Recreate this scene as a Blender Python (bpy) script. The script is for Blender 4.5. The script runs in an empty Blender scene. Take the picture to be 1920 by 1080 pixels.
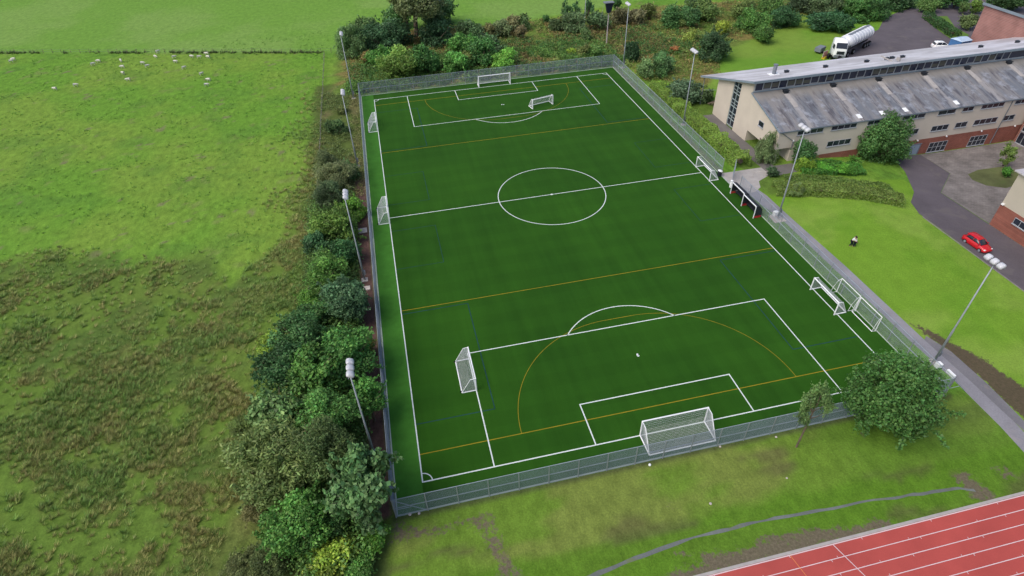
import bpy, math, random
import numpy as np
from mathutils import Vector, Matrix
S = bpy.context.scene
COL = S.collection
# ------------------------------------------------------------ camera, sky, sun, exposure
CAM = np.array([-24.7028, -85.0056, 53.8787]); YAW, PITCH, ROLL, F = .199362, .700767, -.0378082, 1122.507
def basis():
    cy, sy, cp, sp = math.cos(YAW), math.sin(YAW), math.cos(PITCH), math.sin(PITCH)
    f = np.array([sy*cp, cy*cp, -sp]); r = np.array([cy, -sy, 0]); u = np.cross(r, f)
    c, s = math.cos(ROLL), math.sin(ROLL)
    return np.array([c*r+s*u, -s*r+c*u, f])
B3 = basis()
cam = bpy.data.cameras.new('camera'); co = bpy.data.objects.new('camera', cam); COL.objects.link(co)
cam.sensor_width = 36; cam.lens = F*36/1920; cam.clip_start = .5; cam.clip_end = 8000
M4 = Matrix(((B3[0][0], B3[1][0], -B3[2][0]), (B3[0][1], B3[1][1], -B3[2][1]), (B3[0][2], B3[1][2], -B3[2][2]))).to_4x4()
M4.translation = Vector(CAM.tolist()); co.matrix_world = M4
S.camera = co
SUN_EL, SUN_AZ = math.radians(52), math.radians(250)      # azimuth the light comes FROM, clockwise from +y
w = bpy.data.worlds.new('World'); S.world = w; w.use_nodes = True
sky = w.node_tree.nodes.new('ShaderNodeTexSky'); sky.sky_type = 'NISHITA'; sky.sun_disc = False
sky.sun_elevation = SUN_EL; sky.sun_rotation = SUN_AZ; sky.air_density = 1.0; sky.dust_density = 4.0; sky.ozone_density = 1.0
bg = w.node_tree.nodes['Background']; w.node_tree.links.new(sky.outputs[0], bg.inputs[0]); bg.inputs[1].default_value = .13
sl = bpy.data.lights.new('sun', 'SUN'); sl.energy = 1.35; sl.angle = math.radians(40); sl.color = (1, .97, .92)
so = bpy.data.objects.new('sun', sl); COL.objects.link(so)
sd = Vector((math.sin(SUN_AZ)*math.cos(SUN_EL), math.cos(SUN_AZ)*math.cos(SUN_EL), math.sin(SUN_EL)))
so.rotation_euler = sd.to_track_quat('Z', 'Y').to_euler(); so.location = (0, 0, 100)
S.view_settings.view_transform = 'Standard'; S.view_settings.look = 'None'; S.view_settings.exposure = 0.35; S.view_settings.gamma = 1
S.render.film_transparent = False
rnd = random.Random(7); npr = np.random.default_rng(7)
# ------------------------------------------------------------ terrain height and placing
def sm(t): t = np.clip(t, 0, 1); return t*t*(3-2*t)
def gz(x, y):
    return -3.0*sm((np.asarray(x, float)-43)/35)*(1-sm((np.asarray(y, float)-6)/20))*sm((np.asarray(y, float)+64)/16)
def at(px, py, z=0.):
    d = B3.T @ np.array([(px-960)/F, (540-py)/F, 1.]); t = (z-CAM[2])/d[2]
    q = CAM+d*t; return float(q[0]), float(q[1])
def atg(px, py, h=0.):
    z = 0.
    for _ in range(8):
        x, y = at(px, py, z+h); z = float(gz(x, y))
    return x, y, z
def depth(x, y, z): return float(B3[2] @ (np.array([x, y, z])-CAM))
# ------------------------------------------------------------ mesh collector
class MB:
    def __init__(s): s.v = []; s.f = []; s.m = []; s.ms = []
    def add(s, vs, fs, mi=0):
        o = len(s.v); s.v += [tuple(map(float, v)) for v in vs]; s.f += [tuple(o+i for i in f) for f in fs]; s.m += [mi]*len(fs); return s
    def box(s, a, b, mi=0):
        (x0, y0, z0), (x1, y1, z1) = a, b
        return s.add([(x0,y0,z0),(x1,y0,z0),(x1,y1,z0),(x0,y1,z0),(x0,y0,z1),(x1,y0,z1),(x1,y1,z1),(x0,y1,z1)],
            [(0,3,2,1),(4,5,6,7),(0,1,5,4),(1,2,6,5),(2,3,7,6),(3,0,4,7)], mi)
    def tube(s, pts, r, n=6, mi=0, cap=True):
        pts = [Vector(p) for p in pts]; rs = r if isinstance(r, (list, tuple)) else [r]*len(pts)
        o = len(s.v); up0 = None
        for i, p in enumerate(pts):
            d = (pts[min(i+1, len(pts)-1)]-pts[max(i-1, 0)]).normalized()
            ref = Vector((0, 0, 1)) if abs(d.z) < .9 else Vector((1, 0, 0))
            a = d.cross(ref).normalized(); b = d.cross(a)
            for k in range(n):
                t = 2*math.pi*(k+.5)/n; q = p+(a*math.cos(t)+b*math.sin(t))*rs[i]; s.v.append(tuple(q))
        fs = []
        for i in range(len(pts)-1):
            for k in range(n):
                k2 = (k+1) % n; fs.append((o+i*n+k, o+i*n+k2, o+(i+1)*n+k2, o+(i+1)*n+k))
        if cap: fs += [tuple(o+k for k in range(n))[::-1], tuple(o+(len(pts)-1)*n+k for k in range(n))]
        s.f += fs; s.m += [mi]*len(fs); return s
    def prism(s, poly, ax, a, b, mi=0):
        def P(u, v, t): return {'x': (t, u, v), 'y': (u, t, v), 'z': (u, v, t)}[ax]
        n = len(poly); vs = [P(u, v, a) for u, v in poly]+[P(u, v, b) for u, v in poly]
        return s.add(vs, [tuple(range(n))[::-1], tuple(range(n, 2*n))]+[(i, (i+1) % n, n+(i+1) % n, n+i) for i in range(n)], mi)
    def loft(s, rings, mi=0, cap=True):
        n = len(rings[0]); o = len(s.v)
        for r in rings: s.v += [tuple(map(float, p)) for p in r]
        fs = []
        for i in range(len(rings)-1):
            for k in range(n):
                k2 = (k+1) % n; fs.append((o+i*n+k, o+i*n+k2, o+(i+1)*n+k2, o+(i+1)*n+k))
        if cap: fs += [tuple(o+k for k in range(n))[::-1], tuple(o+(len(rings)-1)*n+k for k in range(n))]
        s.f += fs; s.m += [mi]*len(fs); return s
    def build(s, name, mat=None, parent=None, smooth=False, bevel=0):
        me = bpy.data.meshes.new(name); me.from_pydata(s.v, [], s.f)
        for m in (mat if isinstance(mat, (list, tuple)) else [mat]):
            if m: me.materials.append(m)
        if any(s.m): me.polygons.foreach_set('material_index', s.m)
        import bmesh
        bm = bmesh.new(); bm.from_mesh(me); bmesh.ops.recalc_face_normals(bm, faces=bm.faces)
        if bevel: bmesh.ops.bevel(bm, geom=list(bm.edges), offset=bevel, segments=2, affect='EDGES', clamp_overlap=True)
        bm.to_mesh(me); bm.free()
        if smooth: me.polygons.foreach_set('use_smooth', [True]*len(me.polygons))
        me.update(); o = bpy.data.objects.new(name, me); COL.objects.link(o)
        if parent: o.parent = parent
        return o
def tag(o, label=None, cat=None, group=None, kind=None):
    if label: o['label'] = label
    if cat: o['category'] = cat
    if group: o['group'] = group
    if kind: o['kind'] = kind
    return o
def thing(name, label, cat, loc=(0,0,0), rz=0, group=None):
    o = bpy.data.objects.new(name, None); o.empty_display_size = .3; COL.objects.link(o); o.location = loc; o.rotation_euler = (0, 0, rz)
    return tag(o, label, cat, group)
KIDS = {}
def copy_tree(o, parent=None):
    c = o.copy(); COL.objects.link(c)
    if parent: c.parent = parent
    for ch in list(o.children): copy_tree(ch, c)
    return c
def dup(root, loc, rz=0, label=None, group=None, scale=None):
    r = copy_tree(root); r.location = loc; r.rotation_euler = (0, 0, rz)
    if label: r['label'] = label
    if group: r['group'] = group
    if scale: r.scale = scale
    return r
# ------------------------------------------------------------ materials
def srgb(r, g, b):
    return tuple(((c/255)/12.92 if c/255 <= .04045 else ((c/255+.055)/1.055)**2.4) for c in (r, g, b))
def nd(nt, t, **k):
    n = nt.nodes.new(t)
    for a, v in k.items():
        if a[0] == '_': n.inputs[a[1:].replace('_', ' ')].default_value = v
        else: setattr(n, a, v)
    return n
def noise(nt, vec, scale, detail=5, rough=.6, stretch=None, dist=0):
    if stretch:
        mp = nd(nt, 'ShaderNodeMapping'); mp.inputs['Scale'].default_value = stretch; nt.links.new(vec, mp.inputs[0]); vec = mp.outputs[0]
    n = nd(nt, 'ShaderNodeTexNoise'); n.inputs['Scale'].default_value = scale; n.inputs['Detail'].default_value = detail
    n.inputs['Roughness'].default_value = rough; n.inputs['Distortion'].default_value = dist
    nt.links.new(vec, n.inputs['Vector']); return n.outputs[0]
def rng(nt, v, a, b, c, d):
    n = nd(nt, 'ShaderNodeMapRange'); n.inputs[1].default_value = a; n.inputs[2].default_value = b; n.inputs[3].default_value = c; n.inputs[4].default_value = d
    nt.links.new(v, n.inputs[0]); return n.outputs[0]
def mixc(nt, f, a, b, mode='MIX'):
    n = nd(nt, 'ShaderNodeMix', data_type='RGBA', blend_type=mode)
    for i, x in ((0, f), (6, a), (7, b)):
        if isinstance(x, (int, float)): n.inputs[i].default_value = x
        elif isinstance(x, tuple): n.inputs[i].default_value = (*x, 1) if len(x) == 3 else x
        else: nt.links.new(x, n.inputs[i])
    return n.outputs[2]
def mul(nt, col, v):
    n = nd(nt, 'ShaderNodeVectorMath', operation='SCALE'); 
    if isinstance(col, tuple): n.inputs[0].default_value = col
    else: nt.links.new(col, n.inputs[0])
    nt.links.new(v, n.inputs['Scale']); return n.outputs[0]
def base(name, rough=.7, spec=.3):
    m = bpy.data.materials.new(name); m.use_nodes = True; nt = m.node_tree; b = nt.nodes['Principled BSDF']
    b.inputs['Roughness'].default_value = rough; b.inputs['Specular IOR Level'].default_value = spec
    tc = nd(nt, 'ShaderNodeTexCoord'); return m, nt, b, tc.outputs['Object']
def bump(nt, b, h, s=.3, d=.05):
    n = nd(nt, 'ShaderNodeBump'); n.inputs['Strength'].default_value = s; n.inputs['Distance'].default_value = d
    nt.links.new(h, n.inputs['Height']); nt.links.new(n.outputs[0], b.inputs['Normal'])
def pm(name, c, rough=.6, spec=.4, var=.12, scale=1.5, metal=0, stretch=None, bmp=0):
    m, nt, b, v = base(name, rough, spec); b.inputs['Metallic'].default_value = metal
    n = noise(nt, v, scale, stretch=stretch); f = rng(nt, n, .25, .75, 1-var, 1+var)
    nt.links.new(mul(nt, tuple(c), f), b.inputs['Base Color'])
    if bmp: bump(nt, b, noise(nt, v, scale*6), bmp)
    return m
WHITE = pm('white_paint', (.82, .84, .86), .45, .4, .06)
LINEW = pm('line_white', (.62, .68, .66), .8, .1, .1, .8)
LINEY = pm('line_yellow', (.25, .19, .015), .8, .1, .2, .7)
LINEB = pm('line_blue', (.014, .055, .055), .8, .1, .3, .6)
GALV = pm('galvanised_steel', (.30, .33, .36), .5, .5, .15, 3, .3)
WIRE = pm('fence_wire', (.27, .315, .40), .6, .3, .1, .3)
NET = pm('goal_net_cord', (.55, .57, .60), .8, .1, .1)
RAIL = pm('fence_rail', (.32, .37, .43), .5, .4, .1, .5)
DARK = pm('dark_plastic', (.018, .022, .03), .5, .4, .3)
GLASS = pm('window_glass', (.02, .026, .04), .12, .6, .5, .5)
FRAMEM = pm('window_frame_grey', (.34, .36, .39), .5, .4, .1)
CREAM = pm('cream_render', (.56, .50, .425), .85, .15, .07, .35, bmp=.05)
BLACK = pm('rubber', (.012, .012, .014), .8, .2, .2)
RED = pm('red_plastic', (.42, .02, .03), .45, .4, .15)
REDCAR = pm('red_car_paint', (.50, .012, .02), .25, .6, .05)
WOOD = pm('weathered_timber', (.20, .16, .12), .85, .15, .3, 3)
BARK = pm('bark', (.14, .11, .08), .9, .1, .35, 2, bmp=.4)
STEELT = pm('polished_tank', (.66, .68, .72), .35, .5, .1, .6, .1)
BLUE = pm('blue_panel', (.06, .17, .38), .45, .4, .15, .8)
LBLUE = pm('pale_blue_lid', (.42, .55, .72), .4, .4, .1)
GUTTER = pm('gutter_grey', (.13, .16, .19), .5, .4, .15)
FASCIA = pm('fascia_blue_grey', (.20, .25, .30), .5, .4, .12, .4)
SKIN = pm('skin', (.45, .27, .20), .6, .3, .05)
FLEECE = pm('fleece', (.62, .60, .54), .95, .05, .12, 4)
MUZ = pm('dark_face', (.16, .14, .12), .8, .2, .2)
CLOTHW = pm('white_cotton', (.72, .73, .76), .85, .1, .06, 4)
CLOTHD = pm('navy_cotton', (.012, .016, .03), .85, .1, .2, 4)
HAIR = pm('brown_hair', (.05, .035, .025), .7, .3, .2)
CONC = pm('concrete', (.36, .34, .33), .85, .15, .16, 1.2, bmp=.15)
STONE = pm('pale_stone', (.50, .45, .42), .85, .15, .2, 2)
YEL = pm('yellow_plastic', (.6, .42, .03), .5, .4, .1)
BAG = pm('woven_bag', (.60, .60, .64), .8, .2, .15, 3, bmp=.3)
GREY = pm('grey_metal', (.17, .19, .22), .5, .4, .15)
def m_brick(name, c):
    m, nt, b, v = base(name, .85, .15)
    mp = nd(nt, 'ShaderNodeMapping'); mp.inputs['Rotation'].default_value = (math.pi/2, 0, 0); nt.links.new(v, mp.inputs[0])
    br = nd(nt, 'ShaderNodeTexBrick'); br.inputs['Scale'].default_value = 1; br.inputs['Brick Width'].default_value = .45; br.inputs['Row Height'].default_value = .15
    br.inputs['Mortar Size'].default_value = .012
    br.inputs['Color1'].default_value = (*c, 1); br.inputs['Color2'].default_value = (c[0]*.78, c[1]*.8, c[2]*.82, 1); br.inputs['Mortar'].default_value = (c[0]*.9+.03, c[1]+.05, c[2]+.05, 1)
    nt.links.new(mp.outputs[0], br.inputs['Vector'])
    f = rng(nt, noise(nt, v, .4), .3, .7, .82, 1.18); nt.links.new(mul(nt, br.outputs[0], f), b.inputs['Base Color']); return m
BRICK = m_brick('red_brick', (.28, .10, .072)); BRICK2 = m_brick('pink_brick', (.34, .15, .13))
def m_asphalt(name, c, var=.18, patch=None):
    m, nt, b, v = base(name, .85, .25)
    f = rng(nt, noise(nt, v, .18, 6, .65), .3, .7, 1-var, 1+var); f2 = rng(nt, noise(nt, v, 6, 3), .3, .7, .9, 1.1)
    col = mul(nt, mul(nt, tuple(c), f), f2)
    if patch: col = mixc(nt, rng(nt, noise(nt, v, .35, 5, .6, dist=.4), .55, .68, 0, .8), col, tuple(patch))
    nt.links.new(col, b.inputs['Base Color']); bump(nt, b, noise(nt, v, 15), .2, .02); return m
ASPH = m_asphalt('asphalt', (.105, .092, .105), .16, (.13, .115, .118)); ASPH2 = m_asphalt('path_asphalt', (.24, .235, .26), .2, (.28, .26, .27))
ASPHD = m_asphalt('old_asphalt', (.17, .165, .18), .25, (.24, .215, .20))
DIRT = m_asphalt('bare_soil', (.12, .085, .075), .3, (.18, .14, .12))
GRAVEL = m_asphalt('gravel_track', (.135, .150, .145), .3, (.13, .165, .06))
def m_paving():
    m, nt, b, v = base('block_paving', .85, .2)
    br = nd(nt, 'ShaderNodeTexBrick'); br.inputs['Scale'].default_value = 1; br.inputs['Brick Width'].default_value = .6; br.inputs['Row Height'].default_value = .3; br.inputs['Mortar Size'].default_value = .015
    br.inputs['Color1'].default_value = (.22, .20, .19, 1); br.inputs['Color2'].default_value = (.17, .155, .15, 1); br.inputs['Mortar'].default_value = (.12, .11, .1, 1)
    nt.links.new(v, br.inputs['Vector']); f = rng(nt, noise(nt, v, .35, 6, .6), .3, .7, .68, 1.25)
    nt.links.new(mul(nt, br.outputs[0], f), b.inputs['Base Color']); return m
PAVE = m_paving()
def m_turf():
    m, nt, b, v = base('artificial_turf', .9, .04)
    a = noise(nt, v, 1, 4, .6, (.6, .025, 1)); l = noise(nt, v, .06, 6, .62); h = noise(nt, v, 9, 3, .7)
    col = mixc(nt, rng(nt, l, .35, .65, 0, 1), (.0180, .069, .0068), (.0245, .088, .0078))
    col = mul(nt, col, rng(nt, a, .3, .7, .89, 1.11)); col = mul(nt, col, rng(nt, h, .3, .7, .9, 1.1))
    sx = nd(nt, 'ShaderNodeSeparateXYZ'); nt.links.new(v, sx.inputs[0])
    seam = nd(nt, 'ShaderNodeMath', operation='PINGPONG'); seam.inputs[1].default_value = 2.0; nt.links.new(sx.outputs[1], seam.inputs[0])
    st = rng(nt, seam.outputs[0], .9, 1.1, .97, 1.03); col = mul(nt, col, st)
    e = rng(nt, sx.outputs[0], -27.72, -27.6, 1, 0)   # left run-off painted lighter: sheen from pile direction put into the colour
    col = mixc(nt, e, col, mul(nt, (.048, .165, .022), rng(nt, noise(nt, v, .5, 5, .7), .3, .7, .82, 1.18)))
    nt.links.new(col, b.inputs['Base Color']); b.inputs['Sheen Weight'].default_value = .02; b.inputs['Sheen Roughness'].default_value = .5
    return m
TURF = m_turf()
def m_track():
    m, nt, b, v = base('running_track_rubber', .75, .25)
    f = rng(nt, noise(nt, v, .25, 5, .6), .3, .7, .9, 1.1); f2 = rng(nt, noise(nt, v, 12, 3), .3, .7, .94, 1.06)
    nt.links.new(mul(nt, mul(nt, (.39, .070, .060), f), f2), b.inputs['Base Color']); return m
TRACK = m_track()
def m_roof_low():
    m, nt, b, v = base('stained_slate_roof', .55, .35)
    s1 = noise(nt, v, 1, 6, .65, (.8, .07, .07), .5); s2 = noise(nt, v, 1, 6, .7, (1.6, .22, .22)); s3 = noise(nt, v, .5, 5, .7)
    col = mixc(nt, rng(nt, s1, .42, .6, 0, 1), (.150, .163, .188), (.225, .215, .215))
    col = mixc(nt, rng(nt, s2, .5, .62, 0, .85), col, (.070, .065, .08)); col = mixc(nt, rng(nt, s3, .52, .66, 0, .7), col, (.33, .35, .40))
    sx = nd(nt, 'ShaderNodeSeparateXYZ'); nt.links.new(v, sx.inputs[0])
    g = rng(nt, sx.outputs[1], 7.2, 9.0, 0, .75)      # pale lichen band that grows under the flashing
    col = mixc(nt, g, col, (.24, .225, .205))
    mod = nd(nt, 'ShaderNodeMath', operation='PINGPONG'); mod.inputs[1].default_value = 4.9
    ad = nd(nt, 'ShaderNodeMath', operation='ADD'); ad.inputs[1].default_value = 3.6; nt.links.new(sx.outputs[0], ad.inputs[0]); nt.links.new(ad.outputs[0], mod.inputs[0])
    wob = nd(nt, 'ShaderNodeMath', operation='ADD'); nt.links.new(mod.outputs[0], wob.inputs[0]); nt.links.new(rng(nt, s2, .3, .7, -.9, .9), wob.inputs[1])
    col = mixc(nt, rng(nt, wob.outputs[0], .2, .8, .55, 0), col, (.36, .34, .33))   # run-off streak below each vent
    nt.links.new(col, b.inputs['Base Color']); return m
ROOFL = m_roof_low()
def m_roof_up():
    m, nt, b, v = base('pale_sheet_roof', .5, .4)
    s1 = noise(nt, v, 1, 5, .55, (.08, .22, .2), .8); s2 = noise(nt, v, 1.2, 5, .6)
    col = mixc(nt, rng(nt, s1, .4, .62, 0, 1), (.44, .42, .44), (.66, .65, .70)); col = mul(nt, col, rng(nt, s2, .3, .7, .92, 1.08))
    sx = nd(nt, 'ShaderNodeSeparateXYZ'); nt.links.new(v, sx.inputs[0])
    pp = nd(nt, 'ShaderNodeMath', operation='PINGPONG'); pp.inputs[1].default_value = .6; nt.links.new(sx.outputs[0], pp.inputs[0])
    col = mul(nt, col, rng(nt, pp.outputs[0], 0, .05, .85, 1))
    nt.links.new(col, b.inputs['Base Color']); return m
ROOFU = m_roof_up()
def m_leaf():
    m = bpy.data.materials.new('foliage'); m.use_nodes = True; nt = m.node_tree; b = nt.nodes['Principled BSDF']; out = nt.nodes['Material Output']
    oi = nd(nt, 'ShaderNodeObjectInfo'); ge = nd(nt, 'ShaderNodeNewGeometry'); at_ = nd(nt, 'ShaderNodeAttribute', attribute_name='tone')
    r1 = rng(nt, ge.outputs['Random Per Island'], 0, 1, 1.25, 2.75)
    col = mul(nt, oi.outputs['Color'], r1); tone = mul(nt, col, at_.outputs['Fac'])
    hs = nd(nt, 'ShaderNodeHueSaturation'); nt.links.new(tone, hs.inputs['Color'])
    m2 = nd(nt, 'ShaderNodeMath', operation='FRACT'); m3 = nd(nt, 'ShaderNodeMath', operation='MULTIPLY'); m3.inputs[1].default_value = 17.3
    nt.links.new(ge.outputs['Random Per Island'], m3.inputs[0]); nt.links.new(m3.outputs[0], m2.inputs[0])
    nt.links.new(rng(nt, m2.outputs[0], 0, 1, .49, .53), hs.inputs['Hue'])
    nt.links.new(hs.outputs[0], b.inputs['Base Color']); b.inputs['Roughness'].default_value = .55; b.inputs['Specular IOR Level'].default_value = .35
    tr = nd(nt, 'ShaderNodeBsdfTranslucent'); nt.links.new(hs.outputs[0], tr.inputs[0])
    mx = nd(nt, 'ShaderNodeMixShader'); mx.inputs[0].default_value = .28
    nt.links.new(b.outputs[0], mx.inputs[1]); nt.links.new(tr.outputs[0], mx.inputs[2]); nt.links.new(mx.outputs[0], out.inputs[0]); return m
LEAF = m_leaf()
# ------------------------------------------------------------ ground: one sheet to the horizon
def vnoise(x, y, s, seed):
    x = x/s; y = y/s; xi = np.floor(x).astype(int); yi = np.floor(y).astype(int); fx = x-xi; fy = y-yi; fx = fx*fx*(3-2*fx); fy = fy*fy*(3-2*fy)
    T = np.random.default_rng(seed).random((256, 256)); g = lambda a, b: T[a % 256, b % 256]
    return (g(xi, yi)*(1-fx)+g(xi+1, yi)*fx)*(1-fy)+(g(xi, yi+1)*(1-fx)+g(xi+1, yi+1)*fx)*fy
def fbm(x, y, s, seed, o=4, p=.55):
    t = 0; a = 1; n = 0
    for i in range(o): t = t+a*vnoise(x+i*31.7, y-i*17.3, s/2**i, seed+i); n += a; a *= p
    return t/n
def line(v, a, b, st): return list(np.arange(a, b+1e-6, st))
def outer(a, b): return []
gx = [-4000,-2000,-1000,-600,-400,-300,-240,-200,-180,-165,-155]+list(np.arange(-150, 150.1, .6))+[155,165,180,200,240,300,400,600,1000,2000,4000]
gy = [-4000,-2000,-1000,-500,-300,-200,-150,-120,-110,-104]+list(np.arange(-100, 140.1, .6))+[145,150,160,170,185,200,230,260,300,400,600,1000,2000,4000]
GX, GY = np.meshgrid(np.array(gx, float), np.array(gy, float)); nx, ny = len(gx), len(gy)
def box_mask(x, y, x0, x1, y0, y1, s=1.):
    return sm((x-x0)/s+.5)*sm((x1-x)/s+.5)*sm((y-y0)/s+.5)*sm((y1-y)/s+.5)
def poly_mask(x, y, poly, soft=1.5, jit=0, seed=3):
    if jit: x = x+(fbm(x, y, 3, seed)-.5)*jit; y = y+(fbm(x, y, 3, seed+9)-.5)*jit
    ins = np.zeros(x.shape, bool); dm = np.full(x.shape, 1e9); n = len(poly)
    for i in range(n):
        (x1, y1), (x2, y2) = poly[i], poly[(i+1) % n]
        c = ((y1 > y) != (y2 > y)); xc = (x2-x1)*(y-y1)/((y2-y1) if y2 != y1 else 1e-9)+x1; ins ^= c & (x < xc)
        dx, dy = x2-x1, y2-y1; t = np.clip(((x-x1)*dx+(y-y1)*dy)/(dx*dx+dy*dy+1e-9), 0, 1); dm = np.minimum(dm, np.hypot(x-x1-t*dx, y-y1-t*dy))
    return sm(.5+np.where(ins, dm, -dm)/soft)
def lerp(c, d, m): return c*(1-m[..., None])+np.array(d)*m[..., None]
n1, n2, n3 = fbm(GX, GY, 22, 1), fbm(GX, GY, 7, 11), fbm(GX, GY, 2.2, 21)
C = np.zeros(GX.shape+(3,)); R = np.zeros(GX.shape)
C[:] = (.118, .25, .028)                                             # grazed meadow
C = lerp(C, (.155, .26, .036), sm((n1-.35)/.3)); C = lerp(C, (.07, .165, .028), sm((n2-.55)/.15)*.35)
C = lerp(C, (.17, .185, .07), sm((n3-.68)/.1)*.5)
far = sm((GY-(99-.31*(GX+82))*1-0)/1.5+.5) if False else None
# line of the wire fence across the meadow
FA, FB = at(0, 101), at(640, 99)
yl = FA[1]+(GX-FA[0])*(FB[1]-FA[1])/(FB[0]-FA[0]); yl = np.where(GX > FB[0], FB[1]+(GX-FB[0])*.22, yl)
farm = sm((GY-yl)/1.2+.5)
fc = lerp(np.zeros_like(C)+np.array((.135, .27, .04)), (.165, .285, .06), sm((n1-.4)/.25))
C = C*(1-farm[..., None])+fc*farm[..., None]
# rushy lower meadow and the rough verge beside the tree belt
edge = 1+6*(fbm(GX, GY, 9, 41)-.5)+4*(n1-.5)
edge2 = np.interp(GX, [-95, -79, -63, -55, -51, -46, -42, -39], [3, 3, -3, -5, -12, -5, 6, 22])
low = sm((edge2+edge-1-GY)/5+.5)*(GX < -33)
verge = .6*sm((GX+47+8*(fbm(GX, GY, 12, 51)-.5)*2)/9)*(GX < -36)*(GY < 82)*sm((62-GY)/40+.3)
rush = fbm(GX, GY, 5.5, 61, 4, .6)
lowr = low*(.30+.70*sm((rush+.10*(n1-.5)-.40)/.16))*.95; lowr = np.maximum(lowr, verge*.85*sm((rush-.36)/.1))
rc = lerp(np.zeros_like(C)+np.array((.11, .145, .036)), (.135, .145, .044), sm((fbm(GX, GY, 9, 71)-.45)/.15))
gcol = lerp(np.zeros_like(C)+np.array((.105, .195, .026)), (.07, .135, .024), sm((n2-.5)/.15))
C = C*(1-low[..., None])+gcol*low[..., None]
C = C*(1-lowr[..., None])+rc*lowr[..., None]; R = np.maximum(R, lowr)
# molehill / bare scrapes in the grazed meadow
scr = (1-low)*(1-farm)*(GX < -38)*sm((fbm(GX, GY, 2.6, 81, 3)-.77)/.04); C = lerp(C, (.17, .15, .09), scr*.7)
# belt floor
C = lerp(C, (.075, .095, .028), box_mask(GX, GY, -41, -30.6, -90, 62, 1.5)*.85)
C = lerp(C, (.13, .125, .05), box_mask(GX, GY, -39, -31, 8, 62, 1.5)*sm((n2-.4)/.15))
C = lerp(C, (.115, .068, .058), box_mask(GX, GY, -32.9+1.0*(n2-.5), -30.7, -53, 14, .5))
# north bracken ground
nb = poly_mask(GX, GY, [(-37, 54), (40, 54), (40, 30), (56, 38), (64, 56), (80, 66), (110, 80), (110, 93), (62, 97), (30, 95), (0, 97), (-8, 100), (-35, 88)], 3, 3)
bc = lerp(np.zeros_like(C)+np.array((.12, .165, .036)), (.18, .155, .052), sm((fbm(GX, GY, 8, 91)-.45)/.12)); bc = lerp(bc, (.10, .19, .03), sm((fbm(GX, GY, 11, 95)-.58)/.08)*.8)
C = C*(1-nb[..., None])+bc*nb[..., None]; R = np.maximum(R, nb)
# north lawn behind the school
nl = poly_mask(GX, GY, [(42, 30), (52, 42), (61, 55), (72, 60), (80, 66), (95, 71), (111, 66), (125, 73), (135, 80), (135, 30), (84, 24), (42, 24)], 1.5)
C = C*(1-nl[..., None])+lerp(np.zeros_like(C)+np.array((.125, .255, .028)), (.165, .265, .04), sm((n1-.4)/.2))*nl[..., None]; R *= 1-nl
C = lerp(C, (.07, .12, .03), box_mask(GX, GY, 100, 140, 72, 400, 3)*.8)
# east lawn beside the road
el = box_mask(GX, GY, 34.3, 62, -75, -9, .8)
lc = lerp(np.zeros_like(C)+np.array((.145, .275, .026)), (.19, .305, .045), sm((fbm(GX, GY, 9, 101)-.4)/.25)); lc = lerp(lc, (.105, .235, .018), sm((fbm(GX, GY, 5, 105)-.6)/.15)*.5)
C = C*(1-el[..., None])+lc*el[..., None]
# ground near the school, strip by the right fence
C = lerp(C, (.10, .17, .03), box_mask(GX, GY, 34.8, 43, -10, 30, 1)); C = lerp(C, (.125, .22, .06), box_mask(GX, GY, 30.5, 33.6, -45, -9, .4))
C = lerp(C, (.16, .15, .10), box_mask(GX, GY, 30.4, 31.4, -9, 54, .4)*.7)
EDT = poly_mask(GX, GY, [(35.2, -42.5), (36.4, -43.6), (37.6, -46.5), (39.3, -49.5), (40.2, -54), (40.8, -66), (36, -66), (36.3, -58), (36.6, -52.5), (35.9, -48)], 1.6, 1.5, 5)*.95
# south grass between fence and track
sg = box_mask(GX, GY, -31.5, 33.6, -80, -53.1, .5)
sc = lerp(np.zeros_like(C)+np.array((.12, .21, .026)), (.155, .205, .042), sm((fbm(GX*.5, GY, 5, 111)-.45)/.15))
sc = lerp(sc, (.085, .185, .015), sm((-59.3+1.5*(n2-.5)-GY)/1.2)*.85); sc = lerp(sc, (.09, .075, .04), sm((fbm(GX*.35, GY*1.3, 3, 121)-.6)/.1)*.55)
sc = lerp(sc, (.085, .18, .02), sm((GX-12+4*(n2-.5))/6)*sm((GY+61)/2)*.5)
C = C*(1-sg[..., None])+sc*sg[..., None]; DT = np.zeros(GX.shape)
dirt = (.15, .115, .09)
for pl, a in (([(-31, -52.8), (-29.5, -54.2), (-26, -54.7), (-22.5, -54.3), (-22.3, -55.6), (-26, -55.7), (-31.5, -56)], .6), ([(-24.5, -54.3), (-21.6, -54.4), (-21.2, -57), (-20.4, -60), (-18, -64), (-24, -66), (-22.3, -60), (-22.8, -57)], .6),
    ([(-16, -64.9), (-11, -64.7), (-4, -64), (-4, -63), (-1, -63.4), (2, -63.2), (9, -63.6), (12, -64), (13.5, -63.7), (15, -64.5), (14, -65.3), (-16, -65.6)], .8),
    ([(23.5, -61.6), (25.2, -61.4), (25.6, -63), (27, -65), (24.6, -65.1), (23.6, -63.6)], .75), ([(27.8, -61.5), (29.6, -61.8), (30, -63.4), (28.2, -63.2)], .6), ([(-6.2, -62.4), (-4.6, -62.2), (-4.7, -63.2), (-6, -63.2)], .7),
    ([(14, -56.2), (22, -54.3), (22.3, -55), (14.5, -57)], .35), ([(-4.5, -57.5), (-4.2, -57.4), (-3.3, -60), (-3.6, -60.1)], .6), ([(-5.2, -57.9), (-4.9, -57.8), (-4.4, -59), (-4.7, -59.1)], .6)):
    DT = np.maximum(DT, poly_mask(GX, GY, pl, 1.6, 1.2, 7)*a)
C = lerp(C, (.07, .075, .035), box_mask(GX, GY, -31, 31.5, -53.45, -52.95, .3)*.8)
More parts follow.
